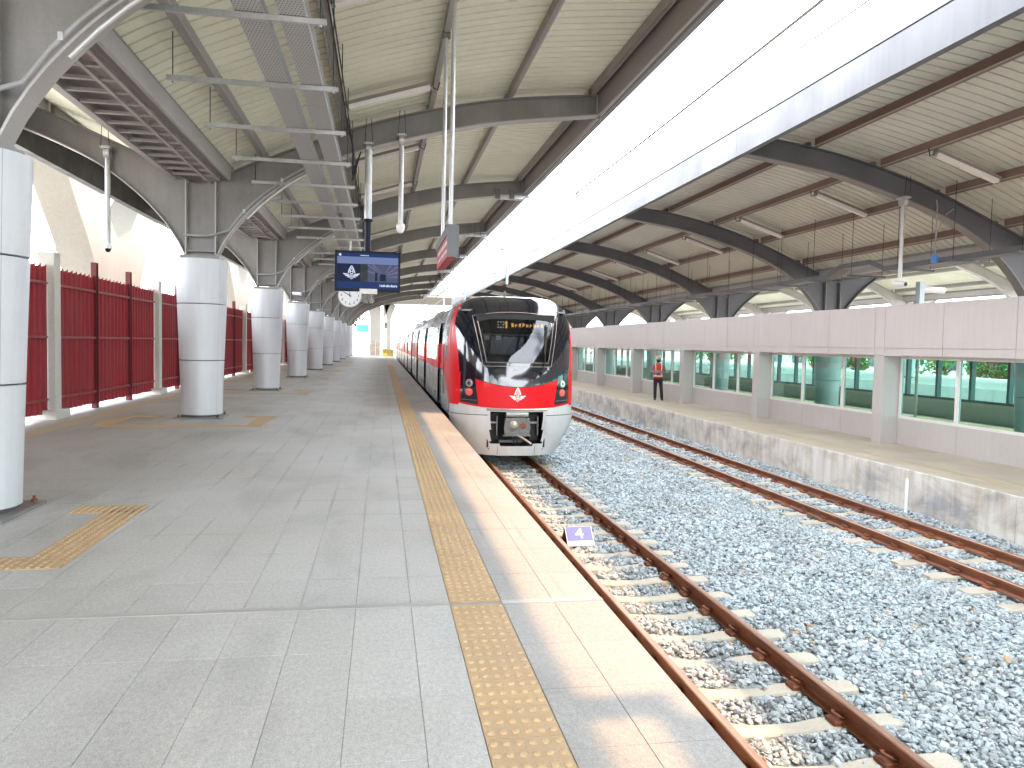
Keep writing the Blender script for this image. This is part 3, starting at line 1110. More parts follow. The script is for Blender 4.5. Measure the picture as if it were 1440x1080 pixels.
def canopy(name, label, xc, zo, wings, ys, mats, rib_sheet=True, lights=None, edge='gutter'):
    cat = 'canopy'
    c = thing(name, label, cat, (xc, ys[0], 3.1 + zo))
    web, flb, flt, stf, base = frame_parts(wings, None, None)
    wm, fm, pm, rm, em = mats
    me = [web.mesh('steel_frame', wm), flb.mesh('bottom_flange', fm, True), flt.mesh('top_flange', wm, True), base.mesh('base_plate', wm)] + [q.mesh('stiffener', fm) for q in stf]
    for k, yy in enumerate(ys):
        f = link('steel_frame', me[0], c, loc=Vector((xc, yy, zo)) - c.location)
        for nm, m2 in zip(['bottom_flange', 'top_flange', 'base_plate'] + ['stiffener'] * len(stf), me[1:]):
            link(nm, m2, f, loc=(0, 0, 0))
    pitch = 8.6 / 34
    for k in range(len(ys) - 1):
        y0, y1 = ys[k], ys[k + 1]
        for s, L in wings:
            # ribbed sheet: 34 narrow pans to a bay with an upstanding seam between them
            key = ('sheet', s, L, rm)
            if key not in SHEETS:
                ds = np.concatenate([[.42], np.linspace(.8, L + .12, 17)])
                zz = np.array([ztop(min(d, 7.9)) + .2 + max(0, d - 7.9) * .1 for d in ds])
                pr = []
                for i in range(34):
                    a = i * pitch
                    pr += [(a, 0), (a + pitch - .06, 0), (a + pitch - .056, .05), (a + pitch - .018, .05), (a + pitch - .014, 0.0)]
                pr.append((8.6, 0))
                PY = np.array([q[0] for q in pr]); PZ = np.array([q[1] for q in pr])
                vs = [(s * d, yy, z + dz) for d, z in zip(ds, zz) for yy, dz in zip(PY, PZ)]
                n = len(PY)
                fs = [(i * n + j, i * n + j + 1, (i + 1) * n + j + 1, (i + 1) * n + j) for i in range(len(ds) - 1) for j in range(n - 1)]
                SHEETS[key] = MB().add(vs, fs).mesh('roof_sheet', rm)
            link('roof_sheet', SHEETS[key], c, loc=Vector((xc, y0, zo)) - c.location)
            key = ('purl', s, L, pm)
            if key not in SHEETS:
                out = []
                for d in (1.15, 2.7, 4.35, 5.95, 7.68):
                    if d < L:
                        z = ztop(d)
                        sl = (ztop(min(d + .05, 7.9)) - ztop(d - .05)) / .1
                        mb = MB()
                        e = 0.11
                        mb.add([(s * (d - .035), .13, z + .02 - .035 * sl), (s * (d + .035), .13, z + .02 + .035 * sl), (s * (d + .035), .13, z + .195 + .035 * sl), (s * (d - .035), .13, z + .195 - .035 * sl),
                                (s * (d - .035), 8.47, z + .02 - .035 * sl), (s * (d + .035), 8.47, z + .02 + .035 * sl), (s * (d + .035), 8.47, z + .195 + .035 * sl), (s * (d - .035), 8.47, z + .195 - .035 * sl)],
                               [(0, 1, 2, 3), (7, 6, 5, 4), (0, 4, 5, 1), (1, 5, 6, 2), (2, 6, 7, 3), (3, 7, 4, 0)])
                        # lip of the channel
                        mb.box(s * (d + .035), s * (d + .06), .13, 8.47, z + .02 + .03 * sl, z + .035 + .03 * sl, 1)
                        out.append(mb.mesh('purlin', [pm, 'steel_light']))
                SHEETS[key] = out
            for me_ in SHEETS[key]:
                link('purlin', me_, c, loc=Vector((xc, y0, zo)) - c.location)
            # edge
            key = ('edge', s, L, em)
            if key not in SHEETS:
                zb, zt_ = zbot(L) - .02, ztop(L) + .10
                if em == 'fascia_white':
                    pr = [(L + .002, zb - .05), (L + .14, zb - .05), (L + .14, zb + .52), (L + .115, zb + .53), (L + .115, zb + .545), (L + .14, zb + .55), (L + .11, zb + .74), (L + .02, zb + .74), (L + .002, zb + .5)]
                else:
                    pr = [(L + .002, zb + .0), (L + .24, zb + .0), (L + .24, zb + .62), (L + .30, zb + .66), (L + .30, zb + .68), (L + .1, zb + .68), (L + .02, zb + .5)]
                em_ = em
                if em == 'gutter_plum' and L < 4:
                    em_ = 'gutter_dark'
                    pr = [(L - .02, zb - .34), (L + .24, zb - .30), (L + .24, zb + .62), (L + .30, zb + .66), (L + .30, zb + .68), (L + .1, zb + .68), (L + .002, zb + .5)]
                mb = MB().prism([(s * a, b_) for a, b_ in pr], 'y', .003, 8.597)
                if em == 'fascia_white':
                    for fi, fc in enumerate(mb.f):
                        if all(abs(mb.v[i][2] - (zb - .05)) < .02 for i in fc):
                            mb.m[fi] = 1
                else:
                    mb.prism([(s * (L + .07), zb - .004), (s * (L + .13), zb - .004), (s * (L + .13), zb + .002), (s * (L + .07), zb + .002)], 'y', .003, 8.597, 1)
                SHEETS[key] = mb.mesh('edge_gutter', [em_, 'steel_dark'])
            link('edge_gutter', SHEETS[key], c, loc=Vector((xc, y0, zo)) - c.location)
        # valley gutter over the columns with its ladder-like soffit
        gk = 'valley'
        if gk not in SHEETS:
            t = MB().box(-.52, .52, .002, 8.598, 4.74, 4.77).box(-.52, -.49, .002, 8.598, 4.77, 5.04).box(.49, .52, .002, 8.598, 4.77, 5.04)
            fl = MB().box(.505, .56, .16, 8.44, 4.57, 4.82, 0).box(-.56, -.505, .16, 8.44, 4.57, 4.82, 0)
            ld = MB()
            for xx in (-.47, .1, .33):
                ld.box(xx - .025, xx + .025, .16, 8.44, 4.56, 4.62)
            SHEETS[gk] = (t.mesh('valley_gutter', 'gutter_plum'), fl.mesh('gutter_flange', 'steel_light'), ld.mesh('ladder_rail', 'steel_light'),
                          MB().box(-.445, .075, -.03, .03, 4.57, 4.61).mesh('ladder_rung', 'steel_light'), MB().box(.125, .305, -.03, .03, 4.57, 4.61).mesh('ladder_rung', 'steel_light'))
        t, fl, ld, r1, r2_ = SHEETS[gk]
        tg = link('valley_gutter', t, c, loc=Vector((xc, y0, zo)) - c.location)
        link('gutter_flange', fl, tg, loc=(0, 0, 0))
        link('ladder_rail', ld, tg, loc=(0, 0, 0))
        if edge != 'plain' and -1 < k - 2 < 4:
            for q in range(17):
                link('ladder_rung', r1, tg, loc=(0, .35 + q * .485, 0))
                link('ladder_rung', r2_, tg, loc=(0, .35 + q * .485, 0))
    return c


SHEETS = {}
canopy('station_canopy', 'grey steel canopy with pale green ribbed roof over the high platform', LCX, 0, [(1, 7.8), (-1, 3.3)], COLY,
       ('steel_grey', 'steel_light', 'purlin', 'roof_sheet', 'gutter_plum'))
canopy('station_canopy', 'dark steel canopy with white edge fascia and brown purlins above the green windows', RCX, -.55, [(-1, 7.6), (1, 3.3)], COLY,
       ('steel_dark', 'steel_grey', 'purlin_rust', 'roof_sheet_shaded', 'fascia_white'))
canopy('station_canopy', 'cream canopy of the farther platform beyond the pinkish wall', 31.2, .1, [(-1, 7.6), (1, 7.6)], COLY[2:],
       ('steel_light', 'steel_light', 'purlin', 'roof_sheet', 'gutter_plum'), edge='plain')

# ---- clad columns
def column_proto(label, group, loc):
    t = thing('platform_column', label, 'column', loc, group)
    prof = lambda z: .375 + .11 * (z / 3.06) ** 1.1
    cuts = [.07, 1.12, 2.2, 3.06]
    W = Vector(loc)
    for i in range(3):
        z0, z1 = cuts[i] + (.006 if i else 0), cuts[i + 1] - .006
        pr = [(prof(z0) - .02, z0), (prof(z0), z0 + .004)] + [(prof(z0 + (z1 - z0) * j / 4), z0 + (z1 - z0) * j / 4 + (.004 if j == 0 else 0)) for j in range(1, 4)] + [(prof(z1), z1 - .004), (prof(z1) - .02, z1)]
        mb = MB().lathe(pr, 40)
        link('cladding_ring', mb.mesh('cladding_ring', 'column_panel', smooth=True), t, loc=(0, 0, 0))
    link('core', MB().lathe([(.33, 0.0), (.42, 3.05)], 20).mesh('core', 'steel_dark', True), t, loc=(0, 0, 0))
    for a in (-.6, 2.55):
        mb = MB()
        vs = []
        for z in (.08, 1.1, 2.2, 3.05):
            for da in (-.003, .003):
                r = prof(z) + .001
                vs.append((r * math.cos(a + da), r * math.sin(a + da), z))
        mb.add(vs, [(0, 1, 3, 2), (2, 3, 5, 4), (4, 5, 7, 6)])
        link('seam', mb.mesh('seam', 'steel_dark'), t, loc=(0, 0, 0))
    link('base_plate', MB().bev(-.43, .43, -.43, .43, -.005, .03, .006).mesh('base_plate', 'steel_grey'), t, loc=(0, 0, 0))
    bolt = MB().tube((0, 0, .03), (0, 0, .055), .028, n=6).tube((0, 0, .055), (0, 0, .085), .014, n=8).mesh('bolt', 'rail_rust')
    for i in range(4):
        a = math.pi / 4 + i * math.pi / 2
        link('bolt', bolt, t, loc=(.5 * math.cos(a), .5 * math.sin(a), 0))
    return t


colL = None
for k, cy in enumerate(COLY):
    if cy < 0:
        continue
    if colL is None:
        colL = column_proto('tall white panelled column standing on the paved platform before the red fence', 'white columns along the red fence', (LCX, cy, 0))
    else:
        copy_tree(colL, (LCX, cy, 0))
colR = None
for k, cy in enumerate(COLY):
    if cy < 10:
        continue
    o = copy_tree(colL, (RCX, cy, LOWZ), 'white panelled column standing behind the wall with green windows')
    o['group'] = 'columns behind the green windows'
third = MB().box(25.5, 37.5, -5, 110, -1.7, .1).build('farther_platform', 'concrete_pale')
tag(third, kind='structure')
for k, cy in enumerate(COLY):
    if cy < 10:
        continue
    o = copy_tree(colL, (31.2, cy, .1), 'white panelled column standing on the farther platform, seen through green glass')
    o['group'] = 'columns on the farther platform'

# ================================================================ TRAIN
TXC, TYF = 3.0, 16.80                       # centre line, foremost point of the nose
train = thing('commuter_train', 'red, black and silver commuter train standing at the platform', 'train', (TXC, TYF, RAIL_Z))
HW, ZT, Z0, PE, NE, ND = 1.435, 2.68, 0.45, 4.9, 2.3, 0.95


def wz(z):
    return HW if z > -.05 else HW - .40 * min(1, ((-.05 - z) / .9)) ** 1.5


def outline(z):
    v = max(0, (z - Z0) / (ZT - Z0))
    return wz(z) * max(0, 1 - v ** PE) ** (1 / PE)


def gauge(x, z):
    v = max(0, (z - Z0) / (ZT - Z0))
    return ((abs(x) / wz(z)) ** PE + v ** PE) ** (1 / PE)


def lean(z):
    a = 0.0
    if z > .6:
        a += .34 * ((z - .6) / 2.08) ** 1.6
    if z < 0:
        a += .05 * (-z) ** 1.3
    return a


def nose(x, z, off=0.0):
    """Point on the nose surface at lateral x (from the centre line) and height z, pushed out by off."""
    def Yf(x, z):
        # plan curve uses the lateral part alone, the crown uses the full gauge
        r = min(1.0, gauge(x, z))
        return TYF + lean(z) + ND * (1 - (1 - r ** NE) ** (1 / NE))
    y = Yf(x, z)
    if off:
        e = .01
        dx = (Yf(x + e, z) - Yf(x - e, z)) / (2 * e)
        dz = (Yf(x, z + e) - Yf(x, z - e)) / (2 * e)
        nv = Vector((dx, -1, dz)).normalized()
        return (TXC + x + nv.x * off, y + nv.y * off, z + nv.z * off)
    return (TXC + x, y, z)


def belt(x):
    return .61 + .34 * min(1.2, abs(x) / 1.3) ** 2


def redlow(x):
    return .13 + .10 * (abs(x) / 1.3) ** 3


def xmask(z):
    return min(1.26 + .085 * (z - .95), .975 * outline(z))


WSB, WST = 1.15, 2.10


def hwin(z):
    return .70 + .18 * max(-.3, min(1.15, (z - WSB) / (WST - WSB)))


def zmtop(x):
    return Z0 + (ZT - Z0) * max(0.0, .985 ** PE - (abs(x) / HW * .9) ** PE) ** (1 / PE)


def zws_top(x):
    return WST + .10 * (1 - (x / .9) ** 2)


def mask_map(a, b):
    """a in 0..3 across, b in 0..3 up; the middle cell is the windscreen."""
    x, z = 0.0, 1.5
    for _ in range(12):
        xs = [-xmask(z), -hwin(z), hwin(z), xmask(z)]
        i = min(2, int(a)); x = xs[i] + (xs[i + 1] - xs[i]) * (a - i)
        zs = [belt(x), WSB + .0 * x, zws_top(x), zmtop(x)]
        zs[3] = max(zs[3], zs[2] + .02)
        j = min(2, int(b)); z = zs[j] + (zs[j + 1] - zs[j]) * (b - j)
    return x, z


def sub(a0, a1, b0, b1, nu, nv, off):
    mb = MB()
    mb.grid(lambda u, v: nose(*mask_map(a0 + (a1 - a0) * u, b0 + (b1 - b0) * v), off), nu, nv)
    return mb


msk = MB()
for (i, j, nu, nv) in ((0, 0, 10, 5), (1, 0, 16, 5), (2, 0, 10, 5), (0, 1, 10, 14), (2, 1, 10, 14), (0, 2, 10, 10), (1, 2, 16, 10), (2, 2, 10, 10)):
    q = sub(i, i + .99999, j, j + .99999, nu, nv, .006)
    msk.add(q.v, q.f)
me_mask = msk
mask_o = msk.build('front_mask', 'gloss_black', train, smooth='full', fixn=False)
ws = sub(1.0, 1.99999, 1.0, 1.99999, 18, 14, -.004).build('windscreen', 'windscreen_glass', train, smooth='full', fixn=False)
# raised rim round the windscreen and the thin outer seam
def rimline(o_, w, off, mat, name, parent, x_extra=0.0):
    pts = []
    for t in np.linspace(0, 1, 14):
        z = WSB - o_ + (WST + o_ - (WSB - o_)) * t
        pts.append((-hwin(z) - o_, z))
    for t in np.linspace(-1, 1, 18):
        pts.append((t * (hwin(WST) + o_), zws_top(t * hwin(WST)) + o_))
    for t in np.linspace(1, 0, 14):
        z = WSB - o_ + (WST + o_ - (WSB - o_)) * t
        pts.append((hwin(z) + o_, z))
    for t in np.linspace(1, -1, 12):
        pts.append((t * (hwin(WSB - o_) + o_), WSB - o_))
    return MB().sweep([nose(x, z, off) for x, z in pts], w, 5).build(name, mat, parent, smooth=True)


rimline(.0, .010, .008, 'iron', 'windscreen_rim', ws)
rimline(.085, .005, .008, 'steel_light', 'seam', mask_o)

# red apron, light clusters, cheeks
nr = MB()
nr.grid(lambda u, v: (lambda x: nose(x, redlow(x) + (belt(x) - redlow(x)) * v, .005))((2 * u - 1) * 1.27), 40, 8)
apron = nr.build('red_apron', 'gloss_red', train, smooth='full', fixn=False)
MB().sweep([nose(x, belt(x), .006) for x in np.linspace(-1.3, 1.3, 30)], .006, 5).build('belt_seam', 'matt_black', apron, smooth=True)
for s in (-1, 1):
    # pillar and cheek: from the mask edge round the corner on to the body side
    mb = MB()
    rows_n = 26

    def pil(u, v, s=s):
        z = .18 + (2.50 - .18) * v
        x0 = xmask(max(z, .9)) if z > .9 else 1.27
        x1 = outline(z)
        r0 = min(.999, gauge(x0, z))
        if u <= .55:
            r = r0 + (1 - r0) * (1 - (1 - u / .55) ** 2)
            vv = max(0, (z - Z0) / (ZT - Z0))
            x = wz(z) * max(0, r ** PE - vv ** PE) ** (1 / PE)
            x = max(x, x0) if r < .999 else x1
            p_ = nose(s * x, z, .004)
            return p_
        # onto the side
        ys = TYF + lean(z) + ND
        ext = np.interp(z, [.18, .3, .5, .86, 1.2, 1.54, 1.8, 2.15, 2.35, 2.5], [.05, .3, .9, 1.62, 1.35, .75, .55, .5, .75, 2.2])
        w = (u - .55) / .45
        return (TXC + s * (x1 + .004), ys + .0 + ext * w, z)
    mb.grid(pil, 22, 34)
    mb.build('corner_pillar', 'gloss_red', train, smooth='full', fixn=False)
    # light cluster
    q = MB()
    q.grid(lambda u, v, s=s: (lambda z: nose(s * ((.86 + .09 * v) + (1.235 - (.86 + .09 * v)) * u), z, .012))(redlow(1.05) + .02 + (.66 - .0) * v + .05 * u), 10, 8)
    lc = q.build('light_cluster', 'gloss_black', train, smooth='full', fixn=False)
    for zc, mt_, nm in ((.68, 'lamp_clear', 'headlight'), (.48, 'lamp_red', 'tail_light')):
        xx = s * 1.055
        c0 = Vector(nose(xx, zc, .012)); c1 = Vector(nose(xx, zc, .032))
        L = MB().tube(c0, c1, .088, .082, 20, 0).build(nm, 'iron_light' if nm == 'headlight' else mt_, lc, smooth=True)
        d = (c1 - c0).normalized()
        if nm == 'headlight':
            MB().tube(c1, c1 + d * .004, .066, .062, 18).build('lens', 'lamp_clear', L, smooth=True)
            MB().tube(c1 + d * .004, c1 + d * .007, .03, .03, 12).build('reflector', 'gloss_black', L, smooth=True)
        else:
            MB().tube(c1, c1 + d * .006, .07, .05, 18).build('lens', 'lamp_red', L, smooth=True)
    MB().sweep([nose(s * xx, .30 + .03 * (xx - .9), .016) for xx in np.linspace(.9, 1.22, 6)], .008, 5).build('trim_line', 'iron', lc)

# emblem on the apron
ne = MB()
for poly in emblem_polys():
    sc = .185
    P2 = [(x * sc, .405 + y * sc) for x, y in poly]
    ne.add([nose(x, z, .009) for x, z in P2], [tuple(range(len(P2)))])
tag(ne.build('emblem', 'emblem_white', apron, fixn=False), 'pale winged spire emblem')

# silver lower nose with the coupler opening
def shell_pt(u, v):
    z = -.93 + (ZT - .004 + .93) * (1 - (1 - v) ** 1.35)
    s = 2 * u - 1
    w = math.sin(s * math.pi / 2)
    return nose(w * outline(z) * .9999, z, 0)


def shell_skip(u, v):
    z = -.93 + (ZT - .004 + .93) * (1 - (1 - v) ** 1.35)
    x = math.sin((2 * u - 1) * math.pi / 2) * outline(z)
    return (abs(x) < .60 + .03 * z and -.64 - .08 * (1 - (x / .6) ** 2) < z < .08) or (abs(x) < .80 and 1.0 < z < 2.2) or (abs(x) < .72 and 0.9 < z < 2.25)


nsh = MB().grid(shell_pt, 80, 90, skip=shell_skip)
for fi, fc in enumerate(nsh.f):
    if sum(nsh.v[i][2] for i in fc) / 4 > 1.0:
        nsh.m[fi] = 1
nsh.build('nose_shell', ['silver_white', 'gloss_black'], train, smooth='full', fixn=False)
for s in (-1, 1):
    def sk(u, v, s=s):
        z = -.47 + .44 * v
        x = .66 + (outline(z) * .9995 - .66) * math.sin(u * math.pi / 2)
        return nose(s * x, z, .02)
    q = MB().grid(sk, 20, 8).build('skirt_panel', 'silver_white', train, smooth='full', fixn=False)
    MB().sweep([nose(s * x, -.025, .012) for x in np.linspace(.66, 1.42, 16)], .008, 5).build('seam', 'matt_black', q)
    MB().sweep([nose(s * .42, z, .004) for z in np.linspace(-.9, -.72, 4)], .005, 5).build('seam', 'iron', q)
MB().sweep([nose(x, .10, .004) for x in np.linspace(-.68, .68, 12)], .03, 6).build('opening_lintel', 'iron_light', train, smooth=True)

# coupler bay
yb = TYF + .75
MB().box(TXC - .64, TXC + .64, yb, yb + .02, -.75, .12).box(TXC - .66, TXC - .62, TYF + .12, yb, -.75, .12).box(TXC + .62, TXC + .66, TYF + .12, yb, -.75, .12) \
    .box(TXC - .62, TXC + .62, TYF + .1, yb, .085, .12).box(TXC - .62, TXC + .62, TYF + .14, yb, -.80, -.72).build('coupler_bay', 'matt_black', train)
cp = MB().bev(TXC - .24, TXC + .24, TYF + .0, TYF + .3, -.43, -.09, .03).build('coupler', 'iron', train)
MB().prism([(TXC - .27, -.47), (TXC + .27, -.47), (TXC + .30, -.30), (TXC + .27, -.10), (TXC + .15, -.07), (TXC - .15, -.07), (TXC - .27, -.10), (TXC - .30, -.30)], 'y', TYF - .03, TYF + .01).build('face_plate', 'iron', cp)
for hx in (-.24, .24):
    MB().bev(TXC + hx - .03, TXC + hx + .03, TYF - .06, TYF - .03, -.2, -.08, .01).build('lug', 'iron', cp)
    MB().tube((TXC + hx, TYF - .05, -.40), (TXC + hx, TYF - .03, -.40), .028, n=8).build('bolt', 'iron', cp, smooth=True)
for hx in (-.46, .46):
    MB().box(TXC + hx - .10, TXC + hx + .10, TYF + .45, TYF + .7, -.62, -.02).build('buffer_box', 'matt_black', train)
MB().tube((TXC - .09, TYF - .07, -.25), (TXC - .09, TYF, -.25), .09, .135, 20).tube((TXC - .09, TYF - .13, -.25), (TXC - .09, TYF - .07, -.25), .035, .09, 16).build('coupler_cone', 'purlin', cp, smooth=True)
MB().tube((TXC + .13, TYF - .05, -.25), (TXC + .13, TYF, -.25), .07, .07, 16).build('coupler_cup', 'rail_rust', cp, smooth=True)
MB().tube((TXC - .25, TYF + .02, .0), (TXC + .25, TYF + .02, .0), .065, n=14).build('cross_cylinder', 'iron_light', cp, smooth=True)
MB().box(TXC - .31, TXC + .31, TYF + .0, TYF + .2, -.49, -.455).build('coupler_plate', 'iron', cp)
MB().sweep([(TXC + .0, TYF - .02, -.46), (TXC + .12, TYF - .1, -.52), (TXC + .30, TYF - .14, -.64)], .022, 8).build('release_lever', 'iron_light', cp, smooth=True)
for hx, hz in ((-.08, -.78), (.0, -.78), (.1, -.7)):
    MB().sweep([(TXC + hx, TYF + .1, -.46), (TXC + hx + .02, TYF + .05, -.6), (TXC + hx * .6, TYF + .2, hz)], .018, 7).build('air_hose', 'cable_black', cp, smooth=True)
for hx in (-.5, .44):
    MB().box(TXC + hx - .09, TXC + hx + .09, TYF + .3, TYF + .38, -.23, -.19).build('step_bracket', 'iron_light', train)
    MB().box(TXC + hx + .07, TXC + hx + .1, TYF + .28, TYF + .4, -.5, -.06).build('hanger_bar', 'iron', train)
MB().box(TXC - .35, TXC + .2, TYF + .4, TYF + .5, -.68, -.62).build('cross_tie', 'iron', train)

# cab seen through the windscreen
cab = MB().box(TXC - 1.2, TXC + 1.2, TYF + 2.0, TYF + 2.03, .5, 2.5).box(TXC - 1.25, TXC - 1.2, TYF + .95, TYF + 2.0, .5, 2.4).box(TXC + 1.2, TXC + 1.25, TYF + .95, TYF + 2.0, .5, 2.4) \
    .box(TXC - 1.2, TXC + 1.2, TYF + .7, TYF + 2.0, 2.3, 2.34).box(TXC - 1.2, TXC + 1.2, TYF + .7, TYF + 2.0, .48, .5).build('cab_interior', 'cab_grey', train)
MB().box(TXC - 1.1, TXC + 1.1, TYF + .55, TYF + 1.1, .8, 1.02).build('driver_desk', 'matt_black', cab)
MB().box(TXC - .35, TXC + .55, TYF + 1.98, TYF + 1.999, 1.3, 1.85).build('inner_window', 'gloss_black', cab)
MB().box(TXC - .62, TXC - .58, TYF + 1.2, TYF + 1.24, .9, 2.1).build('grab_pole', 'steel_light', cab)
MB().box(TXC - .84, TXC + .84, TYF + .42, TYF + .46, 1.76, 1.79).build('sun_blind_rail', 'cab_grey', cab)
MB().box(TXC - .9, TXC + .9, TYF + .47, TYF + .50, 1.80, 2.24).build('display_housing', 'matt_black', cab)
led = MB()
x = -.40
led_txt = MB()
for dx in (-.42, -.36, -.30):
    for zz in (1.93, 1.99, 2.05):
        if not (dx == -.36 and zz == 1.99):
            led.box(TXC + dx, TXC + dx + .03, TYF + .455, TYF + .462, zz, zz + .02)
led.build('line_symbol', 'led_white', cab)
MB().box(TXC - .235, TXC - .195, TYF + .455, TYF + .462, 1.92, 2.08).box(TXC - .26, TXC - .235, TYF + .455, TYF + .462, 2.03, 2.05).build('line_number', 'led_amber', cab)
q = MB()
random.seed(3)
for i in range(9):
    x0 = -.10 + i * .085
    hgt = .075 if i % 3 else .10
    q.box(TXC + x0, TXC + x0 + .018, TYF + .455, TYF + .462, 1.95, 1.95 + hgt)
    q.box(TXC + x0 + .018, TXC + x0 + .05, TYF + .455, TYF + .462, 1.95 + random.choice((0, .03, .055)), 1.965 + random.choice((.0, .03, .055)) + .015)
    if i % 2 == 0:
        q.box(TXC + x0 + .036, TXC + x0 + .052, TYF + .455, TYF + .462, 1.95, 2.01)
q.build('destination_text', 'led_amber', cab)
for sx in (-.72, -.45):
    MB().box(TXC + sx, TXC + sx + .11, TYF + .405, TYF + .41, 1.65, 1.75).build('sticker', 'white_paint', cab)
# wiper
wp = [nose(.55, .95, .03), nose(.60, 1.15, .045), nose(.70, 1.95, .04)]
MB().sweep(wp, .012, 6).build('wiper_arm', 'matt_black', train, smooth=True)
MB().sweep([nose(.60, 1.35, .03), nose(.68, 2.0, .03)], .02, 5).build('wiper_blade', 'matt_black', train, smooth=True)
MB().tube(nose(.55, .95, .0), nose(.55, .95, .06), .035, n=10).build('wiper_pivot', 'matt_black', train, smooth=True)
# roof antenna
MB().box(TXC - .12, TXC - .04, TYF + 1.6, TYF + 1.75, ZT - .03, ZT + .02).tube((TXC - .08, TYF + 1.67, ZT), (TXC - .08, TYF + 1.67, ZT + .16), .025, n=8).build('antenna', 'iron', train, smooth=True)

# ---- bodies
def ring(y_of, zmin=-.12, n=40, inset=0.0):
    pts = []
    for i in range(n + 1):
        t = i / n
        z = zmin + (ZT - zmin) * (1 - (1 - t) ** 1.8)
        pts.append((-(outline(z) - inset), z))
    pts += [(-x, z) for x, z in reversed(pts[:-1])]
    return pts


def body(y0fn, y1, name, inset=.0):
    pts = ring(None, inset=inset)
    mb = MB()
    ns = 6
    vs, fs = [], []
    for k in range(ns + 1):
        for x, z in pts:
            ya = y0fn(z)
            vs.append((TXC + x, ya + (y1 - ya) * k / ns, z))
    w = len(pts)
    ms = []
    for k in range(ns):
        for i in range(w - 1):
            fs.append((k * w + i, k * w + i + 1, (k + 1) * w + i + 1, (k + 1) * w + i))
    mb.add(vs, fs)
    for fi, fc in enumerate(mb.f):
        zc = sum(mb.v[i][2] for i in fc) / 4
        mb.m[fi] = 1 if zc > 2.36 else 0
    mb.add([(TXC + x, y1, z) for x, z in pts], [tuple(range(w))])
    return mb.build(name, ['silver', 'roof_dark'], train, smooth='full', fixn=False)


def side_piece(s, y0, y1, z0, z1, off, name, mat, parent, depth=.05):
    """A plate following the body side between two heights."""
    zs = [z0 + (z1 - z0) * i / 8 for i in range(9)]
    vs, fs = [], []
    for z in zs:
        x = s * (outline(z) + off)
        xi = s * (outline(z) + off - depth)
        vs += [(TXC + x, y0, z), (TXC + x, y1, z), (TXC + xi, y1, z), (TXC + xi, y0, z)]
    for i in range(8):
        q = i * 4
        for j in range(4):
            fs.append((q + j, q + (j + 1) % 4, q + 4 + (j + 1) % 4, q + 4 + j))
    fs += [(0, 3, 2, 1), (32, 33, 34, 35)]
    return MB().add(vs, fs).build(name, mat, parent, smooth=True)


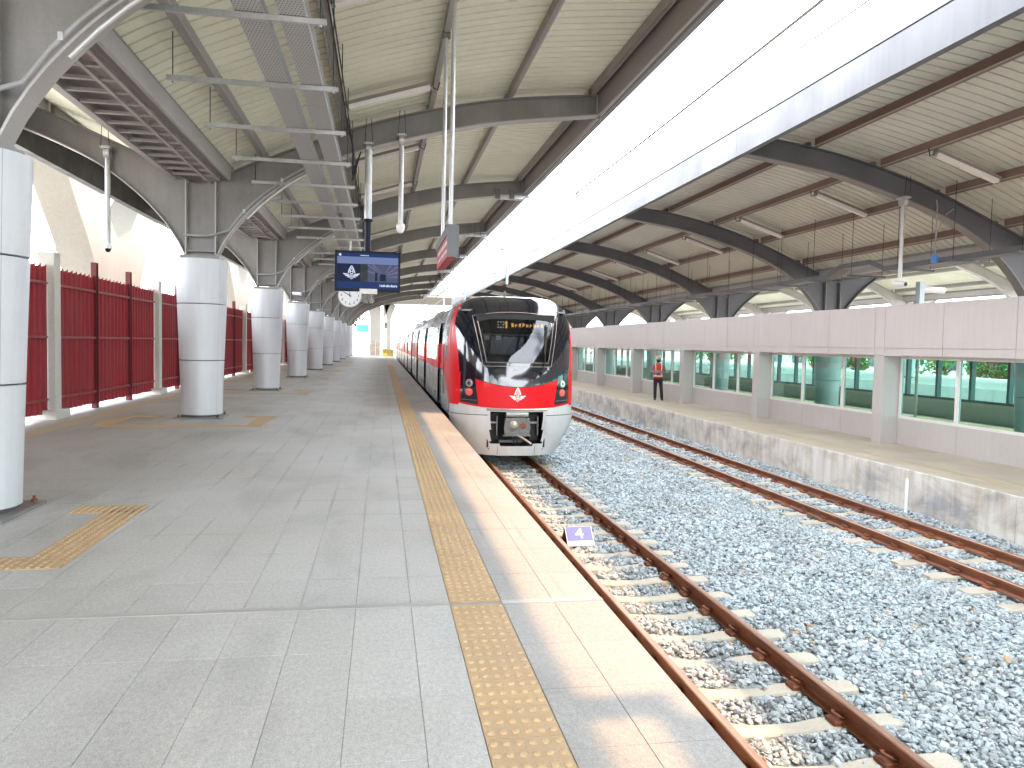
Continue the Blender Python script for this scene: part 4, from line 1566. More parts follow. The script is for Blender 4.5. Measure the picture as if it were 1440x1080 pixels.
cars = [(TYF, 37.0, True)] + [(37.6 + 20.4 * k, 37.6 + 20.4 * k + 19.8, False) for k in range(3)]
for ci, (ya, yb_, lead) in enumerate(cars):
    if lead:
        body(lambda z: TYF + lean(z) + ND - .002, yb_, 'car_body', .062)
        MB().box(TXC - 1.2, TXC + 1.2, TYF + 1.4, yb_, -.62, -.14).build('underframe', 'matt_black', train)
        doors = [20.95, 28.05, 34.2]
    else:
        body(lambda z: ya, yb_, 'car_body', .062)
        MB().box(TXC - 1.2, TXC + 1.2, ya + .2, yb_, -.62, -.14).build('underframe', 'matt_black', train)
        doors = [ya + 3.2, ya + 9.9, ya + 16.6]
    # side shells between the doors
    for s in (-1, 1):
        edges = [(TYF + ND + .30 if lead else ya)]
        for d in doors:
            edges += [d - .7, d + .7]
        edges.append(yb_)
        for i in range(0, len(edges), 2):
            sp = side_piece(s, edges[i], edges[i + 1], -.12, 2.45, 0, 'side_shell', 'silver', train, .07)
            b0 = edges[i] if i else (19.35 if lead else edges[i])
            if edges[i + 1] - b0 > .3:
                side_piece(s, b0, edges[i + 1], .86, 1.54, .003, 'red_band', 'gloss_red', sp, .004)
                if edges[i + 1] - b0 > 3:
                    L = edges[i + 1] - b0
                    for wq in range(2):
                        w0 = b0 + L * (.10 + .42 * wq)
                        side_piece(s, w0, w0 + L * .36, 1.06, 2.02, .006, 'window', 'gloss_black', sp, .01)
        for d in doors:
            side_piece(s, d - .7, d + .7, 2.10, 2.45, 0, 'door_header', 'silver', train, .07)
            for h in (-1, 1):
                y0, y1 = (d - .695, d - .004) if h < 0 else (d + .004, d + .695)
                dl = side_piece(s, y0, y1, -.02, 2.10, -.058, 'door', 'silver', train, .03)
                side_piece(s, y0, y1, .86, 1.54, -.055, 'red_band', 'gloss_red', dl, .003)
                side_piece(s, y0 + .12, y1 - .12, 1.0, 1.95, -.052, 'window', 'gloss_black', dl, .006)
            # jamb faces: dark above, red at the band
            jb = side_piece(s, d + .7, d + .708, -.1, 2.1, .001, 'door_jamb', 'steel_dark', train, .06)
            side_piece(s, d + .692, d + .7, .86, 1.54, -.0, 'red_jamb', 'gloss_red', jb, .055)
        if lead:
            # cab door with hand rail
            cd = side_piece(s, 18.45, 19.15, -.05, 2.08, .002, 'cab_door', 'silver', train, .01)
            side_piece(s, 18.57, 19.03, 1.15, 1.95, .006, 'window', 'gloss_black', cd, .008)
            MB().tube((TXC + s * (HW + .03), 19.25, .3), (TXC + s * (HW + .03), 19.25, 1.5), .014, n=8).build('hand_rail', 'iron', cd)
    # roof boxes
    for k in range(2):
        yy = ya + 5.5 + 8 * k
        MB().bev(TXC - .75, TXC + .75, yy, yy + 3, ZT - .1, ZT + .14, .06).build('air_conditioner', 'roof_dark', train)
    # bogies
    for by in ((ya + 3.6 if lead else ya + 2.4), yb_ - 2.6):
        bg_ = MB().box(TXC - .75, TXC - .62, by - 1.4, by + 1.4, RAIL_Z + .3, RAIL_Z + .55).box(TXC + .62, TXC + .75, by - 1.4, by + 1.4, RAIL_Z + .3, RAIL_Z + .55).box(TXC - .62, TXC + .62, by - .2, by + .2, RAIL_Z + .3, RAIL_Z + .6).build('bogie', 'iron', train)
        for dy in (-1.0, 1.0):
            for s in (-1, 1):
                MB().tube((TXC + s * .47, by + dy, RAIL_Z + .42), (TXC + s * .60, by + dy, RAIL_Z + .42), .42, n=24).build('wheel', 'iron', bg_, smooth=True)
random.seed(11)

# perforated tray metal
m, n, l, b = base_mat('perforated')
p = pos(n)
br = n.new('ShaderNodeTexBrick')
br.offset = 0.5
br.inputs['Scale'].default_value = 1.0
br.inputs['Brick Width'].default_value = 0.034
br.inputs['Row Height'].default_value = 0.05
br.inputs['Mortar Size'].default_value = 0.0125
br.inputs['Mortar Smooth'].default_value = 0.0
br.inputs['Color1'].default_value = (0.03, 0.03, 0.03, 1)
br.inputs['Color2'].default_value = (0.05, 0.04, 0.04, 1)
br.inputs['Mortar'].default_value = (0.46, 0.455, 0.45, 1)
l.new(p, br.inputs['Vector'])
l.new(br.outputs['Color'], b.inputs['Base Color'])
b.inputs['Roughness'].default_value = 0.45
b.inputs['Metallic'].default_value = 0.2

# ================================================================ RED FENCE
FX = -6.05
fence = thing('boundary_fence', 'tall red metal slat fence with pale concrete posts along the platform', 'fence', (FX, 20, 0))
PW = .236
slm = MB()
prof_ = [(.0, -.118), (-.045, -.085), (-.045, .02), (.0, .05), (.0, .114)]
zt_f = lambda y_: 2.70 + .13 * (y_ + .118) / .232
k_ = len(prof_)
vs = [(x, y_, .1) for x, y_ in prof_] + [(x, y_, zt_f(y_)) for x, y_ in prof_] + [(x - .008, y_, .1) for x, y_ in prof_] + [(x - .008, y_, zt_f(y_)) for x, y_ in prof_]
fs = []
for i in range(k_ - 1):
    fs += [(i, i + 1, k_ + i + 1, k_ + i), (2 * k_ + i + 1, 2 * k_ + i, 3 * k_ + i, 3 * k_ + i + 1), (k_ + i, k_ + i + 1, 3 * k_ + i + 1, 3 * k_ + i)]
fs += [(0, k_, 3 * k_, 2 * k_), (k_ - 1, 3 * k_ - 1, 4 * k_ - 1, 2 * k_ - 1)]
slm.add(vs, fs)
slat_me = slm.mesh('slat', 'fence_red')
posts = [15.5 + 6.72 * k for k in range(-2, 11)]
rest_f = MB()
for q in posts:
    for a, c in ((.15, 2.19), (2.29, 4.43), (4.53, 6.56)):
        n_ = 9
        for i in range(n_):
            yy = q + a + (c - a) * (i + .5) / n_
            if 12.6 < yy < 62:
                o_ = link('slat', slat_me, fence, loc=(0, yy - 20, random.uniform(-.006, .006)))
                o_.rotation_euler = (0, 0, random.uniform(-.02, .02))
            else:
                rest_f.add([(FX + x, y_ + yy, z) for x, y_, z in slm.v], slm.f)
tag(rest_f.build('far_slats', 'fence_red', fence, fixn=False), kind='stuff')
for i, q in enumerate(posts):
    MB().bev(FX - .15, FX + .13, q - .15, q + .13, -.3, 3.06, .015).build('concrete_post', 'concrete_pale', fence)
    MB().bev(FX - .2, FX + .22, q - .34, q + .30, -.3, .0 + .16, .01).build('post_base', 'concrete_pale', fence)
    for r in (2.24, 4.48):
        MB().box(FX - .055, FX + .055, q + r - .06, q + r - .05, -.2, 3.1).box(FX - .055, FX + .055, q + r + .05, q + r + .06, -.2, 3.1).box(FX - .006, FX + .006, q + r - .05, q + r + .05, -.2, 3.1).build('steel_post', 'fence_post_red', fence)
    for a, c in ((.14, 2.18), (2.3, 4.42), (4.54, 6.50)):
        for z in (.34, 1.48, 2.46):
            MB().box(FX + .003, FX + .045, q + a, q + c, z, z + .045).build('rail', 'fence_rail', fence)
tag(MB().box(-26, PX0 - .02, 5, 120, -1.7, -.35).build('side_pavement', 'concrete_pale'), kind='structure')

# ================================================================ VIADUCT
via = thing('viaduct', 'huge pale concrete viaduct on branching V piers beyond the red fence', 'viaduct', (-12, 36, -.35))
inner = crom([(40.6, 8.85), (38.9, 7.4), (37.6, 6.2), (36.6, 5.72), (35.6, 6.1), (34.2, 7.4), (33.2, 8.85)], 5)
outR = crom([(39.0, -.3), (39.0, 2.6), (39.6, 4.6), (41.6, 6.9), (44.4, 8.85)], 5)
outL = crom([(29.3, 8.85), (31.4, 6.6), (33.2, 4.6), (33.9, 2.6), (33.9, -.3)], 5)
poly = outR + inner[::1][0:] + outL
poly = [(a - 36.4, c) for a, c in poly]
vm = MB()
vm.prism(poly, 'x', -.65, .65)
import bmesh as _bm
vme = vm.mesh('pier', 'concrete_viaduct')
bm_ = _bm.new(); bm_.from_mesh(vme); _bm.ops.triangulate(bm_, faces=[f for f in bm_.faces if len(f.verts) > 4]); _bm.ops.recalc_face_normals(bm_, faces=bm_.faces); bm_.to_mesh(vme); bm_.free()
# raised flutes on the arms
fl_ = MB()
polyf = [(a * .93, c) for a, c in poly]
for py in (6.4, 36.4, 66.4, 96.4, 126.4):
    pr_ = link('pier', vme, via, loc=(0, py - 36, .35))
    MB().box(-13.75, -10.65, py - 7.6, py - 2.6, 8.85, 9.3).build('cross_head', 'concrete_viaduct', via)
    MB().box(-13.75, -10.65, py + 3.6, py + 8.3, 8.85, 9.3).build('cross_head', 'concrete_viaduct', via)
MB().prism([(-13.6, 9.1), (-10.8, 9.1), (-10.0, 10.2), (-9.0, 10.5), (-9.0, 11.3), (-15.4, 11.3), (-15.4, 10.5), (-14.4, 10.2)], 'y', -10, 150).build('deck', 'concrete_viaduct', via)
# rails along the deck gantry
lamp = thing('street_lamp', 'thin bent street lamp between the viaduct pier and the red fence', 'street lamp', (-14.6, 38, -.35))
MB().sweep([(-14.6, 38, -.36), (-14.6, 38, 5.4), (-14.55, 38.2, 5.75), (-14.4, 39.2, 6.0), (-14.0, 42, 6.5)], .05, 8).build('pole', 'steel_light', lamp, smooth=True)
MB().bev(-14.2, -13.8, 41.8, 43.2, 6.45, 6.6, .04).build('lamp_head', 'steel_light', lamp)

# ================================================================ CANOPY FITTINGS
def clamp_fit(t, x, y, z, mat='galvanised'):
    MB().tube((x - .05, y, z), (x + .05, y, z), .11, n=16).build('swivel', mat, t, smooth=True)
    MB().box(x - .09, x + .09, y - .14, y + .14, z + .06, z + .10).build('clamp_plate', mat, t)
    for dx in (-.075, .075):
        MB().tube((x + dx, y - .14, z + .08), (x + dx * .6, y - .14, z + .55), .006, n=6).build('clamp_rod', 'cable_black', t)


# tube lights
def light_proto(s, xc, zo, y, label, group):
    da, db = 2.78, 4.28
    za, zb = ztop(da) - .03 + zo, ztop(db) - .03 + zo
    t = thing('tube_light', label, 'light', (xc + s * da, y, za), group)
    a, b_ = Vector((xc + s * da, y, za)), Vector((xc + s * db, y, zb))
    d = (b_ - a).normalized()
    up_ = Vector((0, 1, 0)).cross(d)
    if up_.z < 0:
        up_ = -up_
    def bar(off, hw_, t0, t1, name, mat, e0=0.0, e1=0.0):
        P_ = []
        for q in (a + d * e0, b_ - d * e1):
            for yy in (-hw_, hw_):
                for tt in (t0, t1):
                    P_.append(q + Vector((0, yy, 0)) + up_ * tt)
        MB().add(P_, [(0, 1, 3, 2), (4, 6, 7, 5), (0, 2, 6, 4), (1, 5, 7, 3), (0, 4, 5, 1), (2, 3, 7, 6)]).build(name, mat, t)
    bar(0, .075, .03, .085, 'housing', 'gutter_plum')
    bar(0, .06, -.045, .028, 'diffuser', 'tube_white', .04, .04)
    for q in (a, b_ - d * .05):
        MB().tube(q + up_ * -.01, q + d * .05 + up_ * -.01, .05, n=10).build('end_cap', 'cable_grey', t, smooth=True)
    MB().sweep([b_ + up_ * -.01, b_ + d * .08 - up_ * .08, b_ + d * .16 + up_ * .05], .012, 6).build('flex', 'cable_black', t)
    return t


LL = LR = None
for k, cy in enumerate(COLY[:-1]):
    if not (-2 < cy < 62):
        continue
    for off in (2.65, 6.9):
        yy = cy + off
        if LL is None:
            LL = light_proto(1, LCX, 0, yy, 'tube light under the pale green roof over the fenced platform', 'tube lights over the high platform')
        else:
            copy_tree(LL, (LL.location.x, yy, LL.location.z))
        if LR is None:
            LR = light_proto(-1, RCX, -.55, yy, 'tube light under the dark canopy above the green windows', 'tube lights under the dark canopy')
        else:
            copy_tree(LR, (LR.location.x, yy, LR.location.z))

# conduit running along the purlin with short bends
cdt = thing('conduit_run', 'thin grey conduit strung along the purlin with black flexes', 'conduit', (-.75, 10, 5.9))
zc = ztop(2.7) + .0
for dx, r in ((-.06, .014), (.06, .012), (.10, .012)):
    MB().path([(-.75 + dx, 2, zc - .02), (-.75 + dx, 62, zc - .02)], r, 6).build('conduit', 'cable_grey' if dx < 0 else 'cable_black', cdt)
for cy in COLY[3:9]:
    for q in range(3):
        yy = cy - 1.2 + q * .35
        MB().sweep([(-.70, yy, zc), (-.62, yy + .1, zc - .25), (-.58, yy + .3, zc - .45), (-.6, cy - .16, zc - .75 - .1 * q), (-.45, cy - .17, zbot(3.0) - .05)], .013, 6).build('flex', 'cable_black', cdt, smooth=True)

# cable trays on trapeze hangers
TRZ = 4.60
for x0, lab in ((-1.40, 'perforated steel cable tray running beside the ladder gutter'), (-1.0, 'perforated steel cable tray on the hanger ends toward the track')):
    t = thing('cable_tray', lab, 'cable tray', (x0 + .12, 4, TRZ))
    yy = 1.0
    while yy < 62:
        q = MB().box(x0, x0 + .25, yy + .004, yy + 2.396, TRZ + .03, TRZ + .033).build('tray_bottom', 'perforated', t)
        MB().box(x0 - .003, x0, yy + .004, yy + 2.396, TRZ + .03, TRZ + .10).build('side_rail', 'galvanised', q)
        MB().box(x0 + .25, x0 + .253, yy + .004, yy + 2.396, TRZ + .03, TRZ + .10).build('side_rail', 'galvanised', q)
        MB().box(x0 + .253, x0 + .285, yy + .004, yy + 2.396, TRZ + .088, TRZ + .091).build('lip', 'galvanised', q)
        yy += 2.4
    for i in range(3):
        pts = [(x0 + .06 + .06 * i + .01 * math.sin(yy_ * .8 + i), yy_, TRZ + .05) for yy_ in np.linspace(1, 62, 60)]
        MB().sweep(pts, .014, 5).build('cable', 'cable_black', t)
hg = None
yy = 3.75
while yy < 60:
    if hg is None:
        hg = thing('tray_hanger', 'galvanised trapeze hanger bar carrying the perforated cable trays', 'hanger', (-1.55, yy, TRZ), 'trapeze hangers under the cable trays')
        MB().bev(-2.53, -.56, yy - .02, yy + .02, TRZ - .03, TRZ + .026, .004).build('channel', 'galvanised', hg)
        for xx in (-2.46, -.62):
            MB().tube((xx, yy, TRZ - .06), (xx, yy, ztop(xx - LCX) + .18), .007, n=6).build('hanger_rod', 'cable_black', hg)
            MB().tube((xx, yy, TRZ - .05), (xx, yy, TRZ - .03), .018, n=6).build('nut', 'galvanised', hg)
    else:
        copy_tree(hg, (-1.55, yy, TRZ))
    yy += 2.0

# conduits strapped along the haunch of the column brackets
for k, cy in enumerate(COLY[3:9]):
    ends = {0: 'column at the corner tactile frame', 1: 'second column'}
    t = thing('strapped_conduit', 'grey conduit clipped along the curved arm of a column bracket', 'conduit', (LCX + .8, cy, 4), 'conduits along the bracket arms')
    pts = [(LCX + d, cy - .145, zbot(d) + (.07 if d < 1 else .06)) for d in np.linspace(.5, 2.3, 9)]
    MB().sweep([(LCX - .3, cy - .17, 3.5), (LCX + .1, cy - .17, 3.5), (LCX + .34, cy - .16, 3.56)] + pts, .022, 8).build('pipe', 'cable_grey', t, smooth=True)
    MB().sweep([(LCX + d + .10, cy - .12, zbot(d) - .02) for d in np.linspace(.75, 2.6, 9)], .02, 8).build('pipe', 'galvanised', t, smooth=True)
    for d in (.8, 1.5):
        MB().box(LCX + d - .02, LCX + d + .02, cy - .175, cy - .132, zbot(d) + .04, zbot(d) + .11).build('strap', 'galvanised', t)

# ---- hanging screen
SY = 15.45
tv = thing('information_screen', 'large flat information screen with winged emblem hung on a thick pole', 'screen', (-.285, SY, 2.5))
x0, x1, z0, z1 = -.92, .345, 2.53, 3.32
MB().bev(x0, x1, SY, SY + .10, z0, z1, .008).build('housing', 'navy', tv)
yf = SY - .003
ix0, ix1, iz0, iz1 = x0 + .045, x1 - .045, z0 + .06, z1 - .05
MB().box(ix0, ix1, yf - .002, yf + .004, iz0, iz1).build('display', 'screen_blue', tv)
def scr_(a0, a1, b0, b1, mat, name, dy=.004):
    w_, h_ = ix1 - ix0, iz1 - iz0
    return MB().box(ix0 + w_ * a0, ix0 + w_ * a1, yf - dy - .0015, yf - dy, iz0 + h_ * b0, iz0 + h_ * b1).build(name, mat, tv)
scr_(0, 1, .70, .90, 'screen_pale', 'banner')
scr_(0, .38, .19, .69, 'screen_navy', 'emblem_field')
scr_(.38, .50, .19, .69, 'matt_black', 'picture_panel')
scr_(.50, 1, .19, .69, 'screen_grey', 'picture_panel')
w_, h_ = ix1 - ix0, iz1 - iz0
for (a0, b0, a1, b1, wd) in ((.5, .68, .72, .42, .02), (.58, .69, .74, .44, .02), (1.0, .66, .80, .42, .03), (1.0, .5, .8, .38, .03), (1.0, .36, .82, .34, .02), (.5, .5, .7, .38, .02), (.88, .69, .78, .44, .02)):
    p0 = Vector((ix0 + w_ * a0, yf - .0065, iz0 + h_ * b0)); p1 = Vector((ix0 + w_ * a1, yf - .0065, iz0 + h_ * b1))
    dd = (p1 - p0).normalized().cross(Vector((0, 1, 0))) * (wd * .5)
    MB().add([p0 + dd * 1.6, p0 - dd * 1.6, p1 - dd * .4, p1 + dd * .4], [(0, 1, 2, 3)]).build('picture_line', 'screen_violet', tv, fixn=False)
scr_(.62, .66, .22, .46, 'screen_navy', 'picture_figure', .0068)
scr_(.70, .80, .22, .42, 'screen_navy', 'picture_figure', .0068)
em_ = MB()
for poly in emblem_polys():
    em_.add([(ix0 + w_ * .235 + x * .165, yf - .0075, iz0 + h_ * .40 + y * .155) for x, y in poly], [tuple(range(len(poly)))])
em_.build('emblem', 'screen_white', tv, fixn=False)
for i in range(14):
    a0 = .70 + i * .021
    scr_(a0, a0 + (.014 if i % 4 else .008), .06, .06 + (.05 if i % 3 else .07), 'screen_white', 'caption', .0045)
for i in range(7):
    scr_(.38 + i * .02, .392 + i * .02, .93, .955, 'screen_white', 'heading', .0045)
scr_(.03, .065, .92, .98, 'screen_white', 'heading', .0045)
MB().box(x0 + .48, x0 + .82, SY - .01, SY + .02, z0 - .045, z0 + .055).build('name_plate', 'frame_white', tv)
PXS = -.30
MB().tube((PXS, SY + .2, z1 - .3), (PXS, SY + .2, 3.95), .062, n=16).build('lower_pole', 'navy', tv, smooth=True)
MB().tube((PXS, SY + .2, 3.95), (PXS, SY + .2, 5.32), .072, n=16).build('upper_pole', 'galvanised', tv, smooth=True)
MB().tube((PXS, SY + .2, 3.93), (PXS, SY + .2, 3.97), .095, n=16).build('pole_flange', 'navy', tv, smooth=True)
MB().box(PXS - .2, PXS + .2, SY + .1, SY + .16, z0 + .2, z1 - .15).build('bracket', 'navy', tv)
clamp_fit(tv, PXS, SY + .25, 5.36)

# ---- station clock behind the screen
CY_, CX_, CZ_, CR_ = 23.9, -.97, 2.93, .335
ck = thing('station_clock', 'round white hanging clock with black hands showing ten', 'clock', (CX_, CY_, CZ_))
MB().tube((CX_, CY_, CZ_), (CX_, CY_ + .12, CZ_), CR_ + .02, n=40).build('case', 'steel_light', ck, smooth=True)
MB().tube((CX_, CY_ - .004, CZ_), (CX_, CY_, CZ_), CR_, n=40).build('dial', 'white_paint', ck, smooth=True)
for h in range(1, 13):
    a = math.radians(90 - 30 * h)
    text_obj('numeral', str(h), .105, 'matt_black', ck, (CX_ + .255 * math.cos(a), CY_ - .006, CZ_ + .255 * math.sin(a)), (math.pi / 2, 0, 0), .001)
for ang_, ln, wd, nm in ((150, .2, .026, 'hour_hand'), (92, .27, .016, 'minute_hand')):
    a = math.radians(ang_)
    d = Vector((math.cos(a), 0, math.sin(a))); q = Vector((-d.z, 0, d.x)) * wd / 2
    c0 = Vector((CX_, CY_ - .009, CZ_))
    MB().add([c0 - d * .05 + q, c0 - d * .05 - q, c0 + d * ln - q * .6, c0 + d * ln + q * .6], [(0, 1, 2, 3)]).build(nm, 'matt_black', ck, fixn=False)
MB().tube((CX_, CY_ + .06, CZ_ + CR_), (CX_, CY_ + .06, zbot(CX_ - LCX) + .02), .03, n=10).build('rod', 'galvanised', ck, smooth=True)
MB().box(CX_ - .05, CX_ + .05, CY_, CY_ + .5, zbot(CX_ - LCX) - .05, zbot(CX_ - LCX) - .02).build('mount', 'galvanised', ck)

# ---- hanging red sign along the platform edge
SGX = .90
sg = thing('hanging_sign', 'long red sign board hung lengthwise on two tall grey poles', 'sign', (SGX, 11.2, 2.65))
MB().bev(SGX - .06, SGX + .06, 10.15, 12.2, 2.70, 2.98, .004).build('board', 'sign_red', sg)
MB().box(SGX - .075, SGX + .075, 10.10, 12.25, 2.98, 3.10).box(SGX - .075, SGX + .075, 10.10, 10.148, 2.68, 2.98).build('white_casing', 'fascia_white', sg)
for i in range(9):
    for r_, hh in ((2.87, .05), (2.77, .035)):
        y_ = 10.35 + i * .19
        MB().box(SGX - .063, SGX - .0602, y_, y_ + .13 - .02 * (i % 3), r_, r_ + hh).build('lettering', 'white_paint', sg)
for y_ in (10.5, 11.85):
    MB().tube((SGX, y_, 3.1), (SGX, y_, ztop(SGX - LCX) + .02), .030, n=12).build('pole', 'galvanised', sg, smooth=True)
    MB().tube((SGX - .06, y_, ztop(SGX - LCX) + .0), (SGX + .06, y_, ztop(SGX - LCX) + .0), .06, n=12).build('swivel', 'iron', sg, smooth=True)

# ---- cameras on drop poles
def drop_camera(x, y, zt, zb, label, kind):
    t = thing('security_camera' if kind != 'bell' else 'loudspeaker', label, 'camera' if kind != 'bell' else 'loudspeaker', (x, y, zb))
    MB().tube((x, y, zb + .1), (x, y, zt), .045 if kind != 'bell' else .05, n=12).build('pole', 'galvanised', t, smooth=True)
    MB().tube((x, y, zb + .1), (x, y, zb + (zt - zb) * .45), .036, n=12).build('inner_pole', 'galvanised', t, smooth=True)
    clamp_fit(t, x, y, zt + .02)
    if kind == 'dome':
        MB().tube((x, y, zb + .02), (x, y, zb + .12), .075, .055, 16).build('housing', 'white_paint', t, smooth=True)
        MB().lathe([(.062, 0), (.055, -.035), (.03, -.06), (.005, -.068)], 16, (x, y, zb + .02)).build('dome', 'gloss_black', t, smooth=True)
    elif kind == 'bell':
        MB().lathe([(.03, .1), (.085, .06), (.085, -.02), (.05, -.1), (.01, -.12)], 16, (x, y, zb + .03)).build('horn', 'white_paint', t, smooth=True)
    else:
        MB().tube((x, y + .18, zb), (x, y - .2, zb - .05), .06, n=14).build('housing', 'white_paint', t, smooth=True)
        MB().tube((x, y - .2, zb - .05), (x, y - .206, zb - .051), .045, n=14).build('lens', 'gloss_black', t, smooth=True)
    return t


drop_camera(-5.1, 15.65, 4.95, 3.17, 'dome camera on a drop pole between the red fence and the columns', 'dome')
drop_camera(.34, 15.6, 5.52, 3.80, 'white bell shaped loudspeaker on a drop pole next to the screen', 'bell')
drop_camera(11.4, 15.6, 4.90, 3.13, 'tilted white camera on a drop pole under the dark canopy', 'bullet')
t = thing('security_camera', 'small white bullet camera mounted on a column bracket above the white cladding', 'camera', (LCX, 32.7, 3.45))
MB().tube((LCX - .15, 32.6, 3.45), (LCX + .2, 32.5, 3.43), .075, n=14).build('housing', 'white_paint', t, smooth=True)
MB().tube((LCX - .155, 32.6, 3.45), (LCX - .16, 32.6, 3.45), .055, n=14).build('lens', 'gloss_black', t, smooth=True)
MB().box(LCX - .02, LCX + .02, 32.55, 32.99, 3.36, 3.40).build('mount', 'steel_grey', t)

# ---- long tray along the low platform, with a raised jog
tr = thing('cable_tray', 'long pale cable tray with a raised jog above the pinkish wall', 'cable tray', (12.5, 20, 3.6))
pts = [(-2, 3.68), (17.6, 3.68), (18.2, 3.90), (19.5, 3.90), (20.2, 3.68), (70, 3.68)]
for (ya, za), (yb2, zb2) in zip(pts[:-1], pts[1:]):
    n_ = max(1, int((yb2 - ya) / 2.4))
    for i in range(n_):
        a, c = ya + (yb2 - ya) * i / n_, ya + (yb2 - ya) * (i + 1) / n_
        h0, h1 = za + (zb2 - za) * i / n_, za + (zb2 - za) * (i + 1) / n_
        MB().add([(12.40, a + .003, h0 - .07), (12.40, c - .003, h1 - .07), (12.40, c - .003, h1 + .05), (12.40, a + .003, h0 + .05),
                  (12.42, a + .003, h0 - .07), (12.42, c - .003, h1 - .07), (12.42, c - .003, h1 + .05), (12.42, a + .003, h0 + .05),
                  (12.75, a + .003, h0 - .07), (12.75, c - .003, h1 - .07)],
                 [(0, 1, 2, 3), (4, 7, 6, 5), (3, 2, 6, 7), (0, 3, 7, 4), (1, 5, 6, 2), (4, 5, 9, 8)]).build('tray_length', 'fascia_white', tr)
hz = None
yy = 4.0
while yy < 60:
    z_ = 3.585
    if hz is None:
        hz = thing('tray_hanger', 'dark strut bar on thin rods carrying the pale cable tray', 'hanger', (12.6, yy, z_), 'strut hangers above the pinkish wall')
        MB().box(12.2, 13.3, yy - .022, yy + .022, z_ - .025, z_ + .02).build('strut', 'steel_dark', hz)
        for xx in (12.3, 13.2):
            MB().tube((xx, yy, z_), (xx, yy, ztop(RCX - xx) - .55 + .15), .007, n=6).build('hanger_rod', 'cable_black', hz)
    else:
        copy_tree(hz, (12.6, yy, z_))
    yy += 1.85
t = thing('junction_box', 'small blue junction box fixed to the pale cable tray', 'junction box', (12.38, 15.75, 3.7))
MB().bev(12.33, 12.40, 15.66, 15.84, 3.62, 3.80, .008).build('box', 'box_blue', t)
MB().sweep([(12.37, 15.75, 3.8), (12.4, 15.8, 4.4), (12.36, 15.74, 4.9), (12.3, 15.7, 5.02)], .014, 6).build('flex', 'cable_grey', t, smooth=True)
MB().sweep([(12.37, 15.77, 3.8), (12.46, 15.85, 4.3), (12.6, 15.8, 4.7), (12.75, 15.7, 4.85)], .012, 6).build('flex', 'cable_grey', t, smooth=True)
t = thing('wall_mounted_camera', 'pale blue post with a white camera poking above the pinkish wall', 'camera', (17, 22.2, LOWZ))
MB().tube((17, 22.2, LOWZ), (17, 22.2, 3.0), .05, n=10).build('post', 'steel_light', t, smooth=True)
MB().bev(16.88, 17.05, 22.1, 22.3, 3.0, 3.85, .01).build('housing', 'bracket_blue', t)
MB().tube((17.05, 22.2, 3.62), (17.75, 22.1, 3.58), .10, n=12).build('camera_body', 'white_paint', t, smooth=True)
t = thing('marker_post', 'short white marker post by the side of the low platform', 'post', (9.25, 12.2, -1.3))
MB().tube((9.25, 12.2, -1.34), (9.25, 12.2, -.70), .028, n=10).build('tube', 'white_paint', t, smooth=True)
MB().tube((9.25, 12.2, -.70), (9.25, 12.2, -.66), .028, .012, n=10).build('cap', 'white_paint', t, smooth=True)

# ================================================================ OVERHEAD LINE
def wire(name, label, pts, r, mat='steel_light'):
    o = MB().sweep(pts, r, 5).build(name, mat)
    return tag(o, label, 'wire', None, 'thing')


wire('contact_wire', 'contact wire strung straight above the train', [(3.0 + .12 * math.sin(y_ / 9), y_, 4.05) for y_ in np.linspace(-28, 120, 40)], .0125)
mess = [(3.0, y_, 4.70 + .12 * abs(math.cos(math.pi * (y_ - 24.4) / 17.2))) for y_ in np.linspace(-28, 120, 120)]
wire('messenger_wire', 'carrier wire sagging above the contact wire', mess, .0115)
wire('feeder_wire', 'feeder wire in the roof gap toward the white fascia', [(6.15, y_, 6.1) for y_ in (-28, 120)], .014)
dr = None
for k in range(-3, 18):
    yy = 5.8 + 4.9 * k
    zt_ = float(np.interp(yy, [q[1] for q in mess], [q[2] for q in mess]))
    t = thing('dropper', 'thin dropper hanging between carrier and contact wire', 'wire', (3.0, yy, 4.05), 'droppers of the overhead line')
    xx = 3.0 + .12 * math.sin(yy / 9)
    MB().tube((xx, yy, 4.05), (3.0, yy, zt_), .005, n=5).build('rod', 'iron', t)
    MB().tube((3.0, yy - .05, zt_), (3.0, yy + .05, zt_), .02, n=6).build('clip', 'iron', t)
